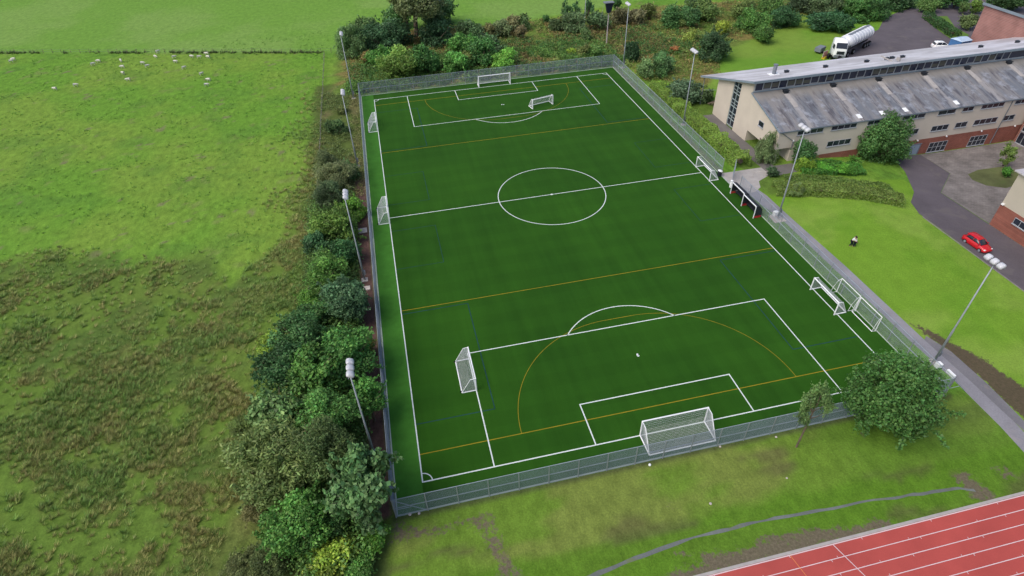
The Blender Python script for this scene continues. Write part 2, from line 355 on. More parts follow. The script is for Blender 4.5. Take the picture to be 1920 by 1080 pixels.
ZG = gz(GX, GY)+lowr*.12*n3+low*.25*(n2-.5)*(GX < -40)+nb*.5*(n2-.4)*(GY > 56)*(GX < 38)
ZG = ZG-.02*(np.abs(GX) < 30.0)*(np.abs(GY) < 52.6)-.05*(GY < -65.6)*(GX > -60)*(GY > -100)
V = np.stack([GX, GY, ZG], -1).reshape(-1, 3)
I = np.arange(nx*ny).reshape(ny, nx); Fq = np.stack([I[:-1, :-1], I[:-1, 1:], I[1:, 1:], I[1:, :-1]], -1).reshape(-1, 4)
def np_mesh(name, V, Fc, mat):
    me = bpy.data.meshes.new(name); k = Fc.shape[1]
    me.vertices.add(len(V)); me.vertices.foreach_set('co', np.ascontiguousarray(V, dtype=np.float32).ravel())
    me.loops.add(Fc.size); me.loops.foreach_set('vertex_index', np.ascontiguousarray(Fc, dtype=np.int32).ravel())
    me.polygons.add(len(Fc)); me.polygons.foreach_set('loop_start', np.arange(0, Fc.size, k, dtype=np.int32)); me.polygons.foreach_set('loop_total', np.full(len(Fc), k, dtype=np.int32))
    me.update(calc_edges=True); me.validate()
    if mat: me.materials.append(mat)
    return me
def m_ground():
    m, nt, b, v = base('meadow_and_lawn', .9, .1)
    ca = nd(nt, 'ShaderNodeAttribute', attribute_name='Col'); ra = nd(nt, 'ShaderNodeAttribute', attribute_name='rough')
    col = ca.outputs['Color']
    dta = nd(nt, 'ShaderNodeAttribute', attribute_name='dirt'); f1 = rng(nt, noise(nt, v, .9, 8, .75, (1, .6, 1)), .32, .68, .64, 1.34); f2 = rng(nt, noise(nt, v, 5, 5, .75), .3, .7, .74, 1.26)
    mw_ = nd(nt, 'ShaderNodeAttribute', attribute_name='mown'); lp = nd(nt, 'ShaderNodeMix'); nt.links.new(mw_.outputs['Fac'], lp.inputs[0]); nt.links.new(f1, lp.inputs[2])
    nt.links.new(rng(nt, noise(nt, v, .5, 6, .6), .3, .7, .90, 1.10), lp.inputs[3])
    g = mul(nt, mul(nt, col, lp.outputs[0]), f2)
    tuf = noise(nt, v, 1.4, 6, .65, None, .5); dk = rng(nt, tuf, .36, .66, .68, 1.35)
    r = mul(nt, mul(nt, col, dk), rng(nt, noise(nt, v, 5, 5, .7, (1, 2.5, 1)), .3, .7, .75, 1.25))
    fin = mixc(nt, ra.outputs['Fac'], g, r)
    ad = nd(nt, 'ShaderNodeMath', operation='ADD'); nt.links.new(dta.outputs['Fac'], ad.inputs[0]); nt.links.new(rng(nt, noise(nt, v, 1.8, 8, .75), .25, .75, -.55, .55), ad.inputs[1])
    dc = mul(nt, (.135, .105, .082), rng(nt, noise(nt, v, 4, 5, .7), .3, .7, .7, 1.35)); east = nd(nt, 'ShaderNodeSeparateXYZ'); nt.links.new(v, east.inputs[0])
    dc = mixc(nt, rng(nt, east.outputs[0], 33, 35, 0, 1), dc, mul(nt, (.085, .052, .048), rng(nt, noise(nt, v, 3, 5, .7), .3, .7, .7, 1.3)))
    nt.links.new(mixc(nt, rng(nt, ad.outputs[0], .38, .62, 0, .9), fin, dc), b.inputs['Base Color'])
    bump(nt, b, noise(nt, v, 2.5, 6, .75), .5, .25); return m
MOWN = np.clip(el+sg*.2+nl+farm*.3, 0, 1)
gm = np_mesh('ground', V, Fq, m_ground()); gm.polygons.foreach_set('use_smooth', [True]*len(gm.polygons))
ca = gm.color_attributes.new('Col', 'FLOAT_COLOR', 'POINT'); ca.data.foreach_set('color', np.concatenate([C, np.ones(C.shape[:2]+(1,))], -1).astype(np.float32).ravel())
DT = np.maximum(DT, EDT)
da = gm.attributes.new('dirt', 'FLOAT', 'POINT'); da.data.foreach_set('value', DT.astype(np.float32).ravel())
ma = gm.attributes.new('mown', 'FLOAT', 'POINT'); ma.data.foreach_set('value', MOWN.astype(np.float32).ravel())
ra = gm.attributes.new('rough', 'FLOAT', 'POINT'); ra.data.foreach_set('value', R.astype(np.float32).ravel())
ground = bpy.data.objects.new('ground', gm); COL.objects.link(ground); tag(ground, kind='structure')
# ------------------------------------------------------------ flat sheets: turf, markings, paths, roads, track
def drape(name, poly, mat, off=.025, step=2., zf=gz):
    import bmesh
    me = bpy.data.meshes.new(name); bm = bmesh.new(); bm.faces.new([bm.verts.new((x, y, 0)) for x, y in poly]); bmesh.ops.triangulate(bm, faces=bm.faces[:])
    xs = [p[0] for p in poly]; ys = [p[1] for p in poly]
    for ax, a, b in ((0, min(xs), max(xs)), (1, min(ys), max(ys))):
        t = math.ceil(a/step)*step
        while t < b:
            co_ = [0, 0, 0]; no = [0, 0, 0]; co_[ax] = t; no[ax] = 1
            bmesh.ops.bisect_plane(bm, geom=bm.verts[:]+bm.edges[:]+bm.faces[:], plane_co=co_, plane_no=no); t += step
    for v in bm.verts: v.co.z = float(zf(v.co.x, v.co.y))+off
    bmesh.ops.recalc_face_normals(bm, faces=bm.faces)
    if bm.faces and sum(f.normal.z for f in bm.faces) < 0: bmesh.ops.reverse_faces(bm, faces=bm.faces)
    bm.to_mesh(me); bm.free(); me.materials.append(mat); o = bpy.data.objects.new(name, me); COL.objects.link(o); return tag(o, kind='structure')
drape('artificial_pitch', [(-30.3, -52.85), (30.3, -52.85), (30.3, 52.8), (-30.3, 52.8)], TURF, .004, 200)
def seg(mb, p, q, wd, z):
    p = Vector((*p, z)); q = Vector((*q, z)); d = (q-p).normalized(); n = Vector((-d.y, d.x, 0))*wd/2
    mb.add([p-n, q-n, q+n, p+n], [(0, 1, 2, 3)])
def arc(mb, c, r, a0, a1, wd, z, n=48):
    vs = []; fs = []
    for i in range(n+1):
        t = a0+(a1-a0)*i/n
        for rr in (r-wd/2, r+wd/2): vs.append((c[0]+rr*math.cos(t), c[1]+rr*math.sin(t), z))
        if i: k = 2*i; fs.append((k-2, k-1, k+1, k))
    mb.add(vs, fs)
W, L, wl = 27.58, 49.83, .135
mw = MB(); zl = .0125
seg(mw, (-W-wl/2, -L), (W+wl/2, -L), wl, zl); seg(mw, (-W-wl/2, L), (W+wl/2, L), wl, zl)
for sx in (-1, 1): seg(mw, (sx*W, -L+wl/2), (sx*W, L-wl/2), wl, zl)
seg(mw, (-W+wl/2, 0), (W-wl/2, 0), wl, zl); arc(mw, (0, 0), 9.15, 0, 2*math.pi, wl, zl+.001, 96); arc(mw, (0, 0), .1, 0, 2*math.pi, .2, zl+.002, 12)
for sy in (-1, 1):
    e = sy*(L-wl/2)
    for hw, dp in ((20.16, 16.5), (9.16, 5.5)):
        seg(mw, (-hw, e), (-hw, sy*(L-dp)), wl, zl); seg(mw, (hw, e), (hw, sy*(L-dp)), wl, zl); seg(mw, (-hw-wl/2, sy*(L-dp)-sy*wl/2), (hw+wl/2, sy*(L-dp)-sy*wl/2), wl, zl+.001)
    cy_ = sy*(L-11); a = math.asin(5.5/9.15)
    arc(mw, (0, cy_), 9.15, *((-math.pi+a, -a) if sy > 0 else (a, math.pi-a)), wl, zl+.001); arc(mw, (0, cy_), .08, 0, 2*math.pi, .16, zl+.001, 12)
    for sx in (-1, 1):
        a0 = {(-1, -1): 0, (1, -1): math.pi/2, (1, 1): math.pi, (-1, 1): 1.5*math.pi}[(sx, sy)]
        arc(mw, (sx*W, sy*L), 1.0, a0, a0+math.pi/2, .11, zl+.001, 12)
tag(mw.build('white_pitch_markings', LINEW), kind='structure')
my = MB(); z2 = .0085
for y in (23.3, 46.5):
    for s in (-1, 1): seg(my, (-W, s*y), (W, s*y), .11, z2)
for s in (-1, 1):
    c = s*46.5
    for q, (a0, a1) in ((1, (0, math.pi/2)), (-1, (math.pi/2, math.pi))):
        if s > 0: a0, a1 = -a1, -a0
        arc(my, (q*1.83, c), 14.63, a0, a1, .07, z2+.0015)
    seg(my, (-1.83, c-s*14.63), (1.83, c-s*14.63), .09, z2+.0015)
tag(my.build('yellow_pitch_markings', LINEY), kind='structure')
mb_ = MB()
for sy in (-1, 1):
    for sx in (-1, 1):
        pts = [(sx*W, sy*24), (sx*18.6, sy*24), (sx*18.6, sy*42.5), (sx*W, sy*42.5)]
        for a, b in zip(pts, pts[1:]): seg(mb_, a, b, .12, .0065)
        for a, b in (((sx*W, sy*4), (sx*20.5, sy*4)), ((sx*20.5, sy*4), (sx*20.5, sy*14)), ((sx*20.5, sy*14), (sx*W, sy*14))): seg(mb_, a, b, .08, .0062)
tag(mb_.build('blue_pitch_markings', LINEB), kind='structure')
# footpath along the right fence, road, car park, paving, worn track, running track
drape('footpath', [(32.5, -64.9), (34.4, -64.9), (35.1, -57.9), (35.1, -51.7), (34.9, -45), (34.9, -30), (34.5, -17), (34.4, -10), (34.0, -7.6), (31.6, -7.0), (31.8, -10), (32.3, -13.6), (32.9, -17), (33.0, -30), (33.1, -37.3), (33.1, -44), (33.4, -51), (33.2, -58)], ASPH2, .008, 500)
drape('asphalt_verge', [(35.102, -64.5), (36.1, -64.5), (36.2, -58), (36.6, -52.7), (36.5, -47.5), (35.6, -44.5), (34.902, -45), (35.102, -51.7)], ASPHD, .012, 500)
drape('concrete_entrance', [(30.4, -1.2), (38.6, -1.2), (38.6, -3.9), (35.6, -5.4), (34.8, -7.3), (33.2, -8.4), (31.0, -8.6), (30.4, -8.4)], CONC, .014, 500)
drape('gable_path', [(37.9, 21.5), (40.97, 21.5), (40.97, -1.3), (44.5, -1.3), (44.5, -4.2), (38.62, -4.6), (38.2, 6)], m_asphalt('gable_asphalt', (.15, .14, .135), .2), .02, 1)
road = [(56.7, -16.4), (55.2, -20), (55.1, -24.5), (55.0, -40), (54.7, -62), (65.5, -62), (65.6, -24.4), (65.5, -14), (72.9, -8.0), (73.2, -0.5), (60.0, -0.6), (60, -6), (60.3, -13.5)]
road = [(56.9, -16.6), (55.5, -20), (55.6, -24.5), (55.3, -40), (55.2, -62), (65.6, -62), (65.6, -24.2), (65.4, -14), (73.0, -8.0), (73.1, -0.4), (66.6, -0.5), (64.5, -6.5), (60.3, -13.5)]
drape('road', road, ASPH, .03, 1)
drape('paved_forecourt', [(73.12, -.4), (94, -.3), (112, -.3), (112, -30), (92, -24.3), (65.75, -24.1), (65.5, -14), (73.05, -8)], PAVE, .034, 1)
drape('planted_island', [(75.2, -10.8), (76.0, -8.9), (79, -8), (84, -8.2), (86, -11), (83, -14), (78.5, -14.6), (76, -13)], m_asphalt('island_earth', (.10, .115, .045), .35, (.075, .10, .03)), .045, 1)
kb = MB()
for i in range(40):
    y0 = -61+i; x0 = 55.2+.008*(y0+61)
    if y0 > -21: break
    z = float(gz(x0, y0)); kb.box((x0-.27, y0, z-.1), (x0-.12, y0+.97, z+.10))
tag(kb.build('kerb', pm('dark_kerb', (.20, .185, .18), .85, .15, .2)), kind='structure')
drape('car_park', [(84.4, 43.2), (86, 47.2), (99, 53.5), (108, 58), (116, 66), (122, 69), (131, 72.5), (165, 74), (170, 60), (170, 30), (84, 26)], ASPH, .02, 500)
drape('car_park_grass_bed', [(126.2, 63.5), (133, 62), (127.5, 53), (126.3, 47), (122, 44), (119.5, 45.2), (121.6, 52), (124, 58)], m_asphalt('verge_grass', (.10, .18, .03), .2), .10, 500)
GT = [(-15.6, -63.0), (-11, -62.3), (-3.8, -61.6), (2, -61.6), (7, -61.85), (11, -62.05), (15.4, -62.3), (19.5, -62.75), (23.5, -63.1), (25.0, -63.7)]
gt = [(x, y+.28+.12*math.sin(x*2.3)) for x, y in GT]+[(x, y-.28+.10*math.sin(x*3.1)) for x, y in GT[::-1]]
gfine = []
for i in range(len(GT)-1):
    for k in range(6):
        t = k/6; gfine.append((GT[i][0]*(1-t)+GT[i+1][0]*t, GT[i][1]*(1-t)+GT[i+1][1]*t))
gt = [(x, y+.10+.22*(vnoise(np.array(x), np.array(y), 1.1, 5)-.3)) for x, y in gfine]+[(x, y-.10-.26*(vnoise(np.array(x), np.array(y), 1.3, 9)-.3)) for x, y in gfine[::-1]]
drape('gravel_track', [(float(a), float(b)) for a, b in gt], GRAVEL, .012, 500)
YT = -65.12
drape('running_track', [(-60, YT), (60, YT), (60, -76), (-60, -76)], TRACK, .006, 500)
drape('track_kerb', [(-60, YT+.28), (60, YT+.28), (60, YT+.004), (-60, YT+.004)], CONC, .018, 500)
mt = MB()
for i in range(9):
    seg(mt, (-60, YT-.07-1.22*i), (60, YT-.07-1.22*i), .07 if i else .09, .012)
for i in range(8):
    for x in np.arange(-40+1.7*i, 60, 9.1 if i % 2 else 7.3): seg(mt, (x, YT-.11-1.22*i), (x, YT-.28-1.22*i), .05, .0145); seg(mt, (x+4.1, YT-1.22*(i+1)+.12), (x+4.1, YT-1.22*(i+1)-.02), .04, .0165)
seg(mt, (8.2, YT-.1), (11.2, YT-10), .07, .018)
tag(mt.build('track_lane_lines', pm('track_line', (.62, .50, .52), .7, .2, .08)), kind='structure')
mo = MB(); seg(mo, (3.9, YT-.1), (5.6, YT-10), .055, .021); tag(mo.build('orange_track_line', pm('track_line_orange', (.65, .22, .08), .7, .2, .08)), kind='structure')
# ------------------------------------------------------------ weld mesh sports fence
def wire_panel(wd, h, pitch=.05, th=.0095):
    m = MB(); n = int(round(wd/pitch))
    for i in range(n):
        x = (i+.5)*wd/n; m.box((x-th/2, -th/2, .06), (x+th/2, th/2, h))
    k = int(round(h/.2))
    for i in range(k+1):
        z = .08+(h-.1)*i/k; m.box((0, -th*1.1, z-.007), (wd, -th*.55, z+.007))
    return m
PANEL_MESH = {}
def fence(p, q, n, label, h=3.0, gap=(), th=.0095):
    p = Vector(p); q = Vector(q); d = q-p; ln = d.length/n
    t = thing('sports_fence', label, 'fence', (p.x, p.y, 0), math.atan2(d.y, d.x), 'weld mesh fences round the artificial pitch')
    key = round(ln, 3)
    for i in range(n+1):
        if i in gap and i-1 in gap: continue
        if not PANEL_MESH.get(('post', h)):
            o = MB().box((-.045, -.035, 0), (.045, .035, h+.06)).build('post', GALV, t); PANEL_MESH[('post', h)] = o.data
        else:
            o = bpy.data.objects.new('post', PANEL_MESH[('post', h)]); COL.objects.link(o); o.parent = t
        o.location = (i*ln, 0, 0)
    for i in range(n):
        if i in gap: continue
        if (key, h, th) not in PANEL_MESH:
            o = wire_panel(ln-.1, h, th=th).build('mesh_panel', WIRE, t); PANEL_MESH[(key, h, th)] = o.data
        else:
            o = bpy.data.objects.new('mesh_panel', PANEL_MESH[(key, h, th)]); COL.objects.link(o); o.parent = t
        o.location = (i*ln+.05, 0, 0)
    r = MB()
    a = 0
    for i in list(range(n))+[n]:
        if i == n or i in gap:
            if i > a: r.box((a*ln+.05, .045, h*.5-.045), (i*ln-.05, .085, h*.5+.045)).box((a*ln, .045, h-.05), (i*ln, .085, h))
            a = i+1
    r.build('rail', RAIL, t); return t
kp = MB()
for x0 in (-30.44, 30.30): kp.box((x0, -52.98, -.05), (x0+.14, 52.94, .05))
for y0 in (-52.98, 52.8): kp.box((-30.295, y0, -.05), (30.295, y0+.13, .05))
tag(kp.build('pitch_kerb', pm('pale_kerb', (.36, .42, .38), .85, .15, .12)), kind='structure')
fence((-30.45, -53.05, 0), (30.45, -53.05, 0), 20, 'long grey weld mesh fence between the near goal and the lower grass')
fence((-30.5, -53.05, 0), (-30.5, 53.0, 0), 35, 'long grey weld mesh fence down the left side beside the trees')
fence((-30.45, 53.0, 0), (30.45, 53.0, 0), 20, 'grey weld mesh fence behind the far goal in front of bushes')
f = fence((30.55, -53.05, 0), (30.55, 53.0, 0), 35, 'grey weld mesh fence on the right side with entrance beside the dugouts', gap=(16, 15), th=.0055)
# taller ball stop frame with top rail at the entrance
t = thing('entrance_gate', 'grey steel gate frame standing open at the pitch entrance by the dugouts', 'gate', (31.0, -4.6, 0))
g = MB(); g.tube([(0, 0, 0), (0, 0, 2.9), (1.6, 2.6, 2.9), (1.6, 2.6, 0)], .045); g.tube([(0, 0, 1.4), (1.6, 2.6, 1.4)], .035); g.build('gate_frame', GALV, t)
o = wire_panel(3.0, 2.8).build('mesh_panel', WIRE, t); o.rotation_euler = (0, 0, math.atan2(2.6, 1.6))
# corner braces
for x, y, r, l in ((-30.45, -52.98, 0, 'sloping steel brace at the near left corner of the fence'), (30.4, -52.98, math.pi, 'sloping steel brace at the near right corner of the fence')):
    tag(MB().tube([(0, 0, 2.9), (2.9, 0, .1)], .035).tube([(0, 0, 1.2), (1.6, 0, 1.2)], .03).build('fence_brace', RAIL), l, 'brace').location = (x, y, 0)
    bpy.data.objects[-1].rotation_euler = (0, 0, 0) if r == 0 else (0, 0, math.pi)
# ------------------------------------------------------------ goals
def net_patch(m, a, b, c, d, nu, nv, th=.02):
    a, b, c, d = map(Vector, (a, b, c, d))          # a-b bottom, d-c top
    def P(u, v): return (a*(1-u)+b*u)*(1-v)+(d*(1-u)+c*u)*v
    for i in range(nu+1): m.tube([P(i/nu, 0), P(i/nu, 1)], th/2, 3, cap=False)
    for j in range(nv+1): m.tube([P(0, j/nv), P(1, j/nv)], th/2, 3, cap=False)
def goal(name, w, h, dp, td, label, loc, rz, tube=.06, group=None, wheels=True, th=.016, mesh=.13):
    "front faces local -y, posts at x=+-w/2, net runs back to +y"
    t = thing(name, label, 'goal', loc, rz, group); x = w/2
    for s in (-1, 1): MB().tube([(s*x, 0, 0), (s*x, 0, h+tube*.6)], tube, 8).build('goalpost', WHITE, t)
    MB().tube([(-x, 0, h), (x, 0, h)], tube, 8).build('crossbar', WHITE, t)
    for s in (-1, 1):
        f = MB(); f.tube([(s*x, 0, .06), (s*x, dp, .06)], tube*.9, 6); f.tube([(s*x, 0, h), (s*x, td, h-.02), (s*x, dp, .06)], tube*.55, 6); f.build('side_frame', WHITE, t)
    MB().tube([(-x, dp, .06), (x, dp, .06)], tube*1.0, 6).build('ground_bar', WHITE, t)
    n = MB(); nu, nv = int(w/mesh), int(h/mesh)
    net_patch(n, (-x, dp, .1), (x, dp, .1), (x, td, h-.05), (-x, td, h-.05), nu, nv, th)
    if td > .3: net_patch(n, (-x, 0, h-.03), (x, 0, h-.03), (x, td, h-.05), (-x, td, h-.05), nu, 4, th)
    for s in (-1, 1): net_patch(n, (s*x, 0, .1), (s*x, dp, .1), (s*x, td, h-.05), (s*x, .02, h-.03), int(dp/mesh), nv, th)
    n.build('net', NET, t)
    if wheels:
        for s in (-1, 1): MB().tube([(s*(x-.16), dp+.12, .12), (s*(x-.1), dp+.12, .12)], .12, 10).build('wheel', BLACK, t)
    return t
goal('football_goal', 7.44, 2.44, 2.55, .85, 'large white goal with net on the near goal line', (-.49, -49.83, 0), math.pi, .08, wheels=False, th=.016)
goal('football_goal', 7.44, 2.55, 2.2, .5, 'large white goal with net on the far goal line', (.29, 49.93, 0), 0, .085, wheels=False, th=.016)
GG = 'portable small sided goals'
goal('training_goal', 5.0, 2.05, 1.8, .6, 'portable white goal standing inside the far penalty area', (7.95, 35.3, 0), math.radians(14.5), .075, GG, th=.017)
goal('training_goal', 5.0, 2.05, 1.75, .6, 'portable white goal by the far end of the left touchline', (-27.68, 35.6, 0), math.pi/2, .075, GG, th=.017)
goal('training_goal', 5.1, 2.05, 1.7, .6, 'portable white goal at the left end of the halfway line', (-27.62, 1.0, 0), math.pi/2, .075, GG, th=.017)
goal('training_goal', 5.1, 2.05, 1.7, .6, 'portable white goal on the near left corner of the penalty area', (-20.13, -36.8, 0), math.pi/2, .075, GG, th=.017)
goal('training_goal', 5.2, 2.05, 1.7, .6, 'portable white goal at the right end of the halfway line', (27.5, -.5, 0), -math.pi/2, .075, GG, th=.017)
goal('training_goal', 5.2, 2.05, 1.7, .6, 'portable white goal on the right touchline in front of two stored goals', (27.15, -35.7, 0), -math.pi/2, .085, GG, th=.017)
def old_goal(label, loc, w, d):
    t = thing('stored_goal', label, 'goal', loc, 0, 'folded white goals stored against the fence')
    for y in (0, -w): MB().tube([(0, y, 0), (0, y, 2.35)], .05, 8).build('goalpost', WHITE, t)
    MB().tube([(0, 0, 2.35), (0, -w, 2.35)], .05, 8).build('crossbar', WHITE, t)
    for y in (0, -w):
        f = MB(); f.tube([(0, y, 2.35), (-d*.45, y, 2.05), (-d*.85, y, 1.1), (-d, y, .05)], .028, 6); f.tube([(0, y, .05), (-d, y, .05)], .028, 6); f.build('side_frame', WHITE, t)
    return t
old_goal('netless white goal folded against the right fence, farther of two', (30.25, -34.4, 0), 3.75, 1.0)
o = old_goal('netless white goal folded against the right fence, nearer of two', (30.2, -38.35, 0), 3.85, .5)
MB().tube([(-.5, 0, .05), (-.5, -3.85, .05)], .05, 8).build('ground_bar', WHITE, o)
# ------------------------------------------------------------ dugouts
def dugout(label, loc):
    t = thing('dugout', label, 'dugout', loc, 0, 'team shelters by the entrance'); w = 3.75
    for y in (0, -w): MB().box((-.05, y-.05, 0), (.05, y+.05, 2.1)).build('post', WHITE, t)
    MB().box((-.06, -w-.05, 2.1), (.06, .05, 2.22)).build('top_bar', WHITE, t)
    MB().prism([(.06, 2.2), (.75, 2.05), (1.25, 1.4), (1.35, .05), (1.29, .05), (1.19, 1.38), (.72, 2.0), (.06, 2.14)], 'y', -w, 0).build('back_shell', DARK, t)
    for y in (-.02, -w+.02): MB().prism([(.06, .45), (.06, 2.1), (.70, 1.98), (1.17, 1.36), (1.27, .45)], 'y', y-.012, y+.012).build('side_panel', DARK, t)
    for y in (-.02, -w+.02): MB().prism([(.06, .02), (.06, .36), (1.27, .36), (1.27, .02)], 'y', y-.016, y+.016).build('kick_panel', RED, t)
    MB().box((.72, -w+.1, .40), (1.15, -.1, .46)).box((.8, -w+.3, 0), (.86, -w+.36, .4)).box((.8, -.36, 0), (.86, -.3, .4)).build('bench', DARK, t)
    return t
d = dugout('dark team dugout with white front frame, nearer the entrance', (28.95, -7.75, 0))
d2 = dup(d, (28.75, -11.72, 0), 0, 'dark team dugout with white front frame and a bright red base at its near end')
# ------------------------------------------------------------ floodlights
LAMPM = pm('lamp_housing', (.50, .51, .55), .4, .5, .1)
def mast(label, x, y, h, face):
    t = thing('floodlight_mast', label, 'floodlight', (x, y, 0), 0, 'floodlight masts round the pitch')
    MB().tube([(0, 0, .25), (0, 0, h*.35), (0, 0, h*.35+.1), (0, 0, h)], [.14, .12, .095, .065], 10).build('pole', GALV, t, smooth=True)
    MB().box((-.45, -.45, 0), (.45, .45, .1)).tube([(0, 0, .1), (0, 0, .3)], .2, 10).build('base', CONC, t)
    MB().box((-.04, -1.15, h-.04), (.04, 1.15, h+.04)).build('crossarm', GALV, t)
    MB().box((.12, -.14, 1.0), (.34, .14, 1.7)).build('switch_box', GREY, t)
    for k in (-1, 0, 1):
        m = MB(); a = math.radians(-28)*face
        def rr(hx, hy, z, ex=.45): return [(math.copysign(abs(math.cos(q))**ex, math.cos(q))*hx, .78*k+math.copysign(abs(math.sin(q))**ex, math.sin(q))*hy, z) for q in [2*math.pi*(i+.5)/16 for i in range(16)]]
        m.loft([rr(.36, .32, -.16), rr(.38, .34, -.12), rr(.36, .33, .02), rr(.26, .26, .14), rr(.12, .16, .19)]); o = m.build('lamp', LAMPM, t, smooth=True)
        for v in o.data.vertices:      # tip the lamp housing towards the pitch
            p = Vector((v.co.x, v.co.y, v.co.z)); p.rotate(Matrix.Rotation(.5*face, 3, 'Y')); v.co = (p.x+.22*face, p.y, p.z+h+.22)
        g = MB().tube([(0, 0, 0), (0, 0, .03)], .25, 12).build('lens', GLASS, o)
        g.matrix_local = Matrix.Translation((.22*face, .78*k, h+.22)) @ Matrix.Rotation(.5*face, 4, 'Y') @ Matrix.Translation((0, 0, -.20))
    return t
for i, (y, l) in enumerate(((-46, 'rising out of the near trees on the left'), (-15.3, 'left of the pitch beside a pale stone slab'), (19.2, 'left of the pitch beyond the willow scrub'), (52, 'at the far left corner of the pitch'))):
    mast('floodlight mast with three pale lamps, '+l, -32.1, y, 14.0, 1)
for i, (x, y, h, l) in enumerate(((33.3, -48.4, 14.9, 'beside the near right footpath'), (32.4, -16.5, 15.2, 'on a concrete pad by the footpath and dugouts'), (32.8, 18.7, 14.5, 'behind the right fence opposite the school gable'), (32.6, 51.8, 14.4, 'at the far right corner of the pitch'))):
    mast('floodlight mast with three pale lamps, '+l, x, y, h, -1)
drape('mast_pad', [(31.4, -15.4), (33.0, -15.2), (33.4, -17.5), (31.3, -17.6)], m_asphalt('pad_concrete', (.46, .40, .36), .15), .02, 500)
tag(MB().box((-.35, -.3, 0), (.35, .3, .75)).build('cable_box', WHITE, bevel=.04), 'low white cabinet at the foot of the mast by the footpath', 'cabinet').location = (32.5, -15.6, 0)
tag(MB().box((-.3, -.3, 0), (.3, .3, .7)).build('cable_box', WHITE, bevel=.04), 'white cabinet at the foot of the near right mast', 'cabinet').location = (33.1, -49.2, 0)
tag(MB().box((-.15, -.55, 0), (.15, .55, .45)).build('bench_block', WHITE, bevel=.03), 'low white block beside the footpath near the fence corner', 'block').location = (33.6, -50.6, 0)
# speaker-like bat or bird tower beyond the far fence, and plain poles
x, y = 34.26, 68.4
t = thing('lookout_mast', 'pale mast with a dark funnel shaped box on top beyond the far fence', 'mast', (x, y, 0))
MB().tube([(0, 0, 0), (0, 0, 9.0)], [.17, .13], 10).build('pole', pm('pale_pole', (.38, .34, .33), .8, .2, .1), t)
MB().loft([[(-.5, -.35, 8.2), (.5, -.35, 8.2), (.5, .35, 8.2), (-.5, .35, 8.2)], [(-1.0, -.6, 10.6), (1.0, -.6, 10.6), (1.0, .6, 10.6), (-1.0, .6, 10.6)]]).build('funnel_box', pm('dark_sheet', (.012, .016, .035), .6, .3, .1), t)
MB().box((-1.5, -.8, 10.602), (1.1, .8, 10.75)).build('platform', GREY, t)
MB().tube([(-1.3, 0, 10.6), (-2.0, 0, 7.0)], .04, 5).build('stay', GREY, t)
o = tag(MB().tube([(0, 0, 0), (0, 0, 14)], [.10, .05], 8).build('mast_pole', pm('pale_steel', (.42, .45, .48), .5, .4, .1)), 'thin pale pole in the far hedgerow cut by the top edge', 'pole'); o.location = (34.8, 88.5, 0)
o = tag(MB().tube([(0, 0, 0), (-1.0, .3, 6), (-2.2, .6, 14)], [.16, .12, .09], 8).build('telegraph_pole', pm('dark_timber', (.07, .055, .05), .9, .1, .2)), 'dark leaning timber pole standing behind the holly trees', 'pole'); o.location = (-15.2, 89, 0)
# ------------------------------------------------------------ windows for buildings
def window(par, x0, x1, z0, z1, n, y=0., rows=1, fw=.07, name='window', rot=None, mat=None):
    "frame in the x-z plane at y, facing -y; rot maps to other walls"
    f = MB(); g = MB(); d0, d1 = y-.05, y+.03
    R_ = rot or (lambda p: p)
    def bx(m, a, b):
        s = len(m.v); m.box(a, b)
        for i in range(s, len(m.v)): m.v[i] = tuple(R_(m.v[i]))
    bx(f, (x0, d0, z0), (x1, d1, z0+fw)); bx(f, (x0, d0, z1-fw), (x1, d1, z1))
    for i in range(n+1):
        x = x0+(x1-x0-fw)*i/n; bx(f, (x, d0-.004, z0+fw), (x+fw, d1, z1-fw))
    for j in range(1, rows):
        z = z0+(z1-z0)*j/rows
        for i in range(n): xa = x0+(x1-x0-fw)*i/n+fw; xb = x0+(x1-x0-fw)*(i+1)/n; bx(f, (xa, d0, z-fw/2), (xb, d1, z+fw/2))
    bx(f, (x0-.08, d0-.10, z0-.07), (x1+.08, d0+.03, z0-.002))
    bx(g, (x0+.02, y-.012, z0+.02), (x1-.02, y+.012, z1-.02))
    o = f.build(name, mat or FRAMEM, par); g.build('pane', GLASS, o); return o
# ------------------------------------------------------------ school building
sb = thing('school_building', 'long cream school block with stained grey roof, clerestory windows and red brick base', 'building', (41, -.35, 0), .0057)
LX = 92.
# gable profile in (y,z)
prof = [(0, .35), (0, 6.0), (10.4, 8.95), (10.4, 11.05), (22.3, 7.25), (22.3, .35)]
m = MB()
m.prism([(0, -4), (0, 6.0), (10.4, 8.95), (10.4, 11.05), (22.3, 7.25), (22.3, -4)], 'x', 3.2, LX)
# gable end built round the recessed stair window and the porch
def slab(m, ys, zf_top, z0, xa, xb):
    m.prism([(ys[0], z0), (ys[0], zf_top(ys[0])), (ys[1], zf_top(ys[1])), (ys[1], z0)], 'x', xa, xb)
zt = lambda y: 6.0+(8.95-6.0)*y/10.4 if y <= 10.4 else 11.05-(y-10.4)*.3193
slab(m, (0, 5.0), zt, 2.7, 0, 3.2); slab(m, (5.0, 9.3), zt, 2.2, 0, 3.2); slab(m, (9.3, 10.4), zt, -1, 0, 3.2)
m.prism([(10.4, -1), (10.4, 11.05), (14.1, zt(14.1)), (14.1, -1)], 'x', 0, 3.2); slab(m, (16.7, 22.3), zt, -1, 0, 3.2)
slab(m, (14.1, 16.7), zt, -1, .35, 3.2); m.prism([(14.1, 9.3), (14.1, zt(14.1)), (16.7, zt(16.7)), (16.7, 8.85)], 'x', .002, .35)
m.build('wall', CREAM, sb)
m = MB(); m.box((7.5, -.012, -4), (LX, .12, .35)); m.build('brick_base', BRICK, sb)
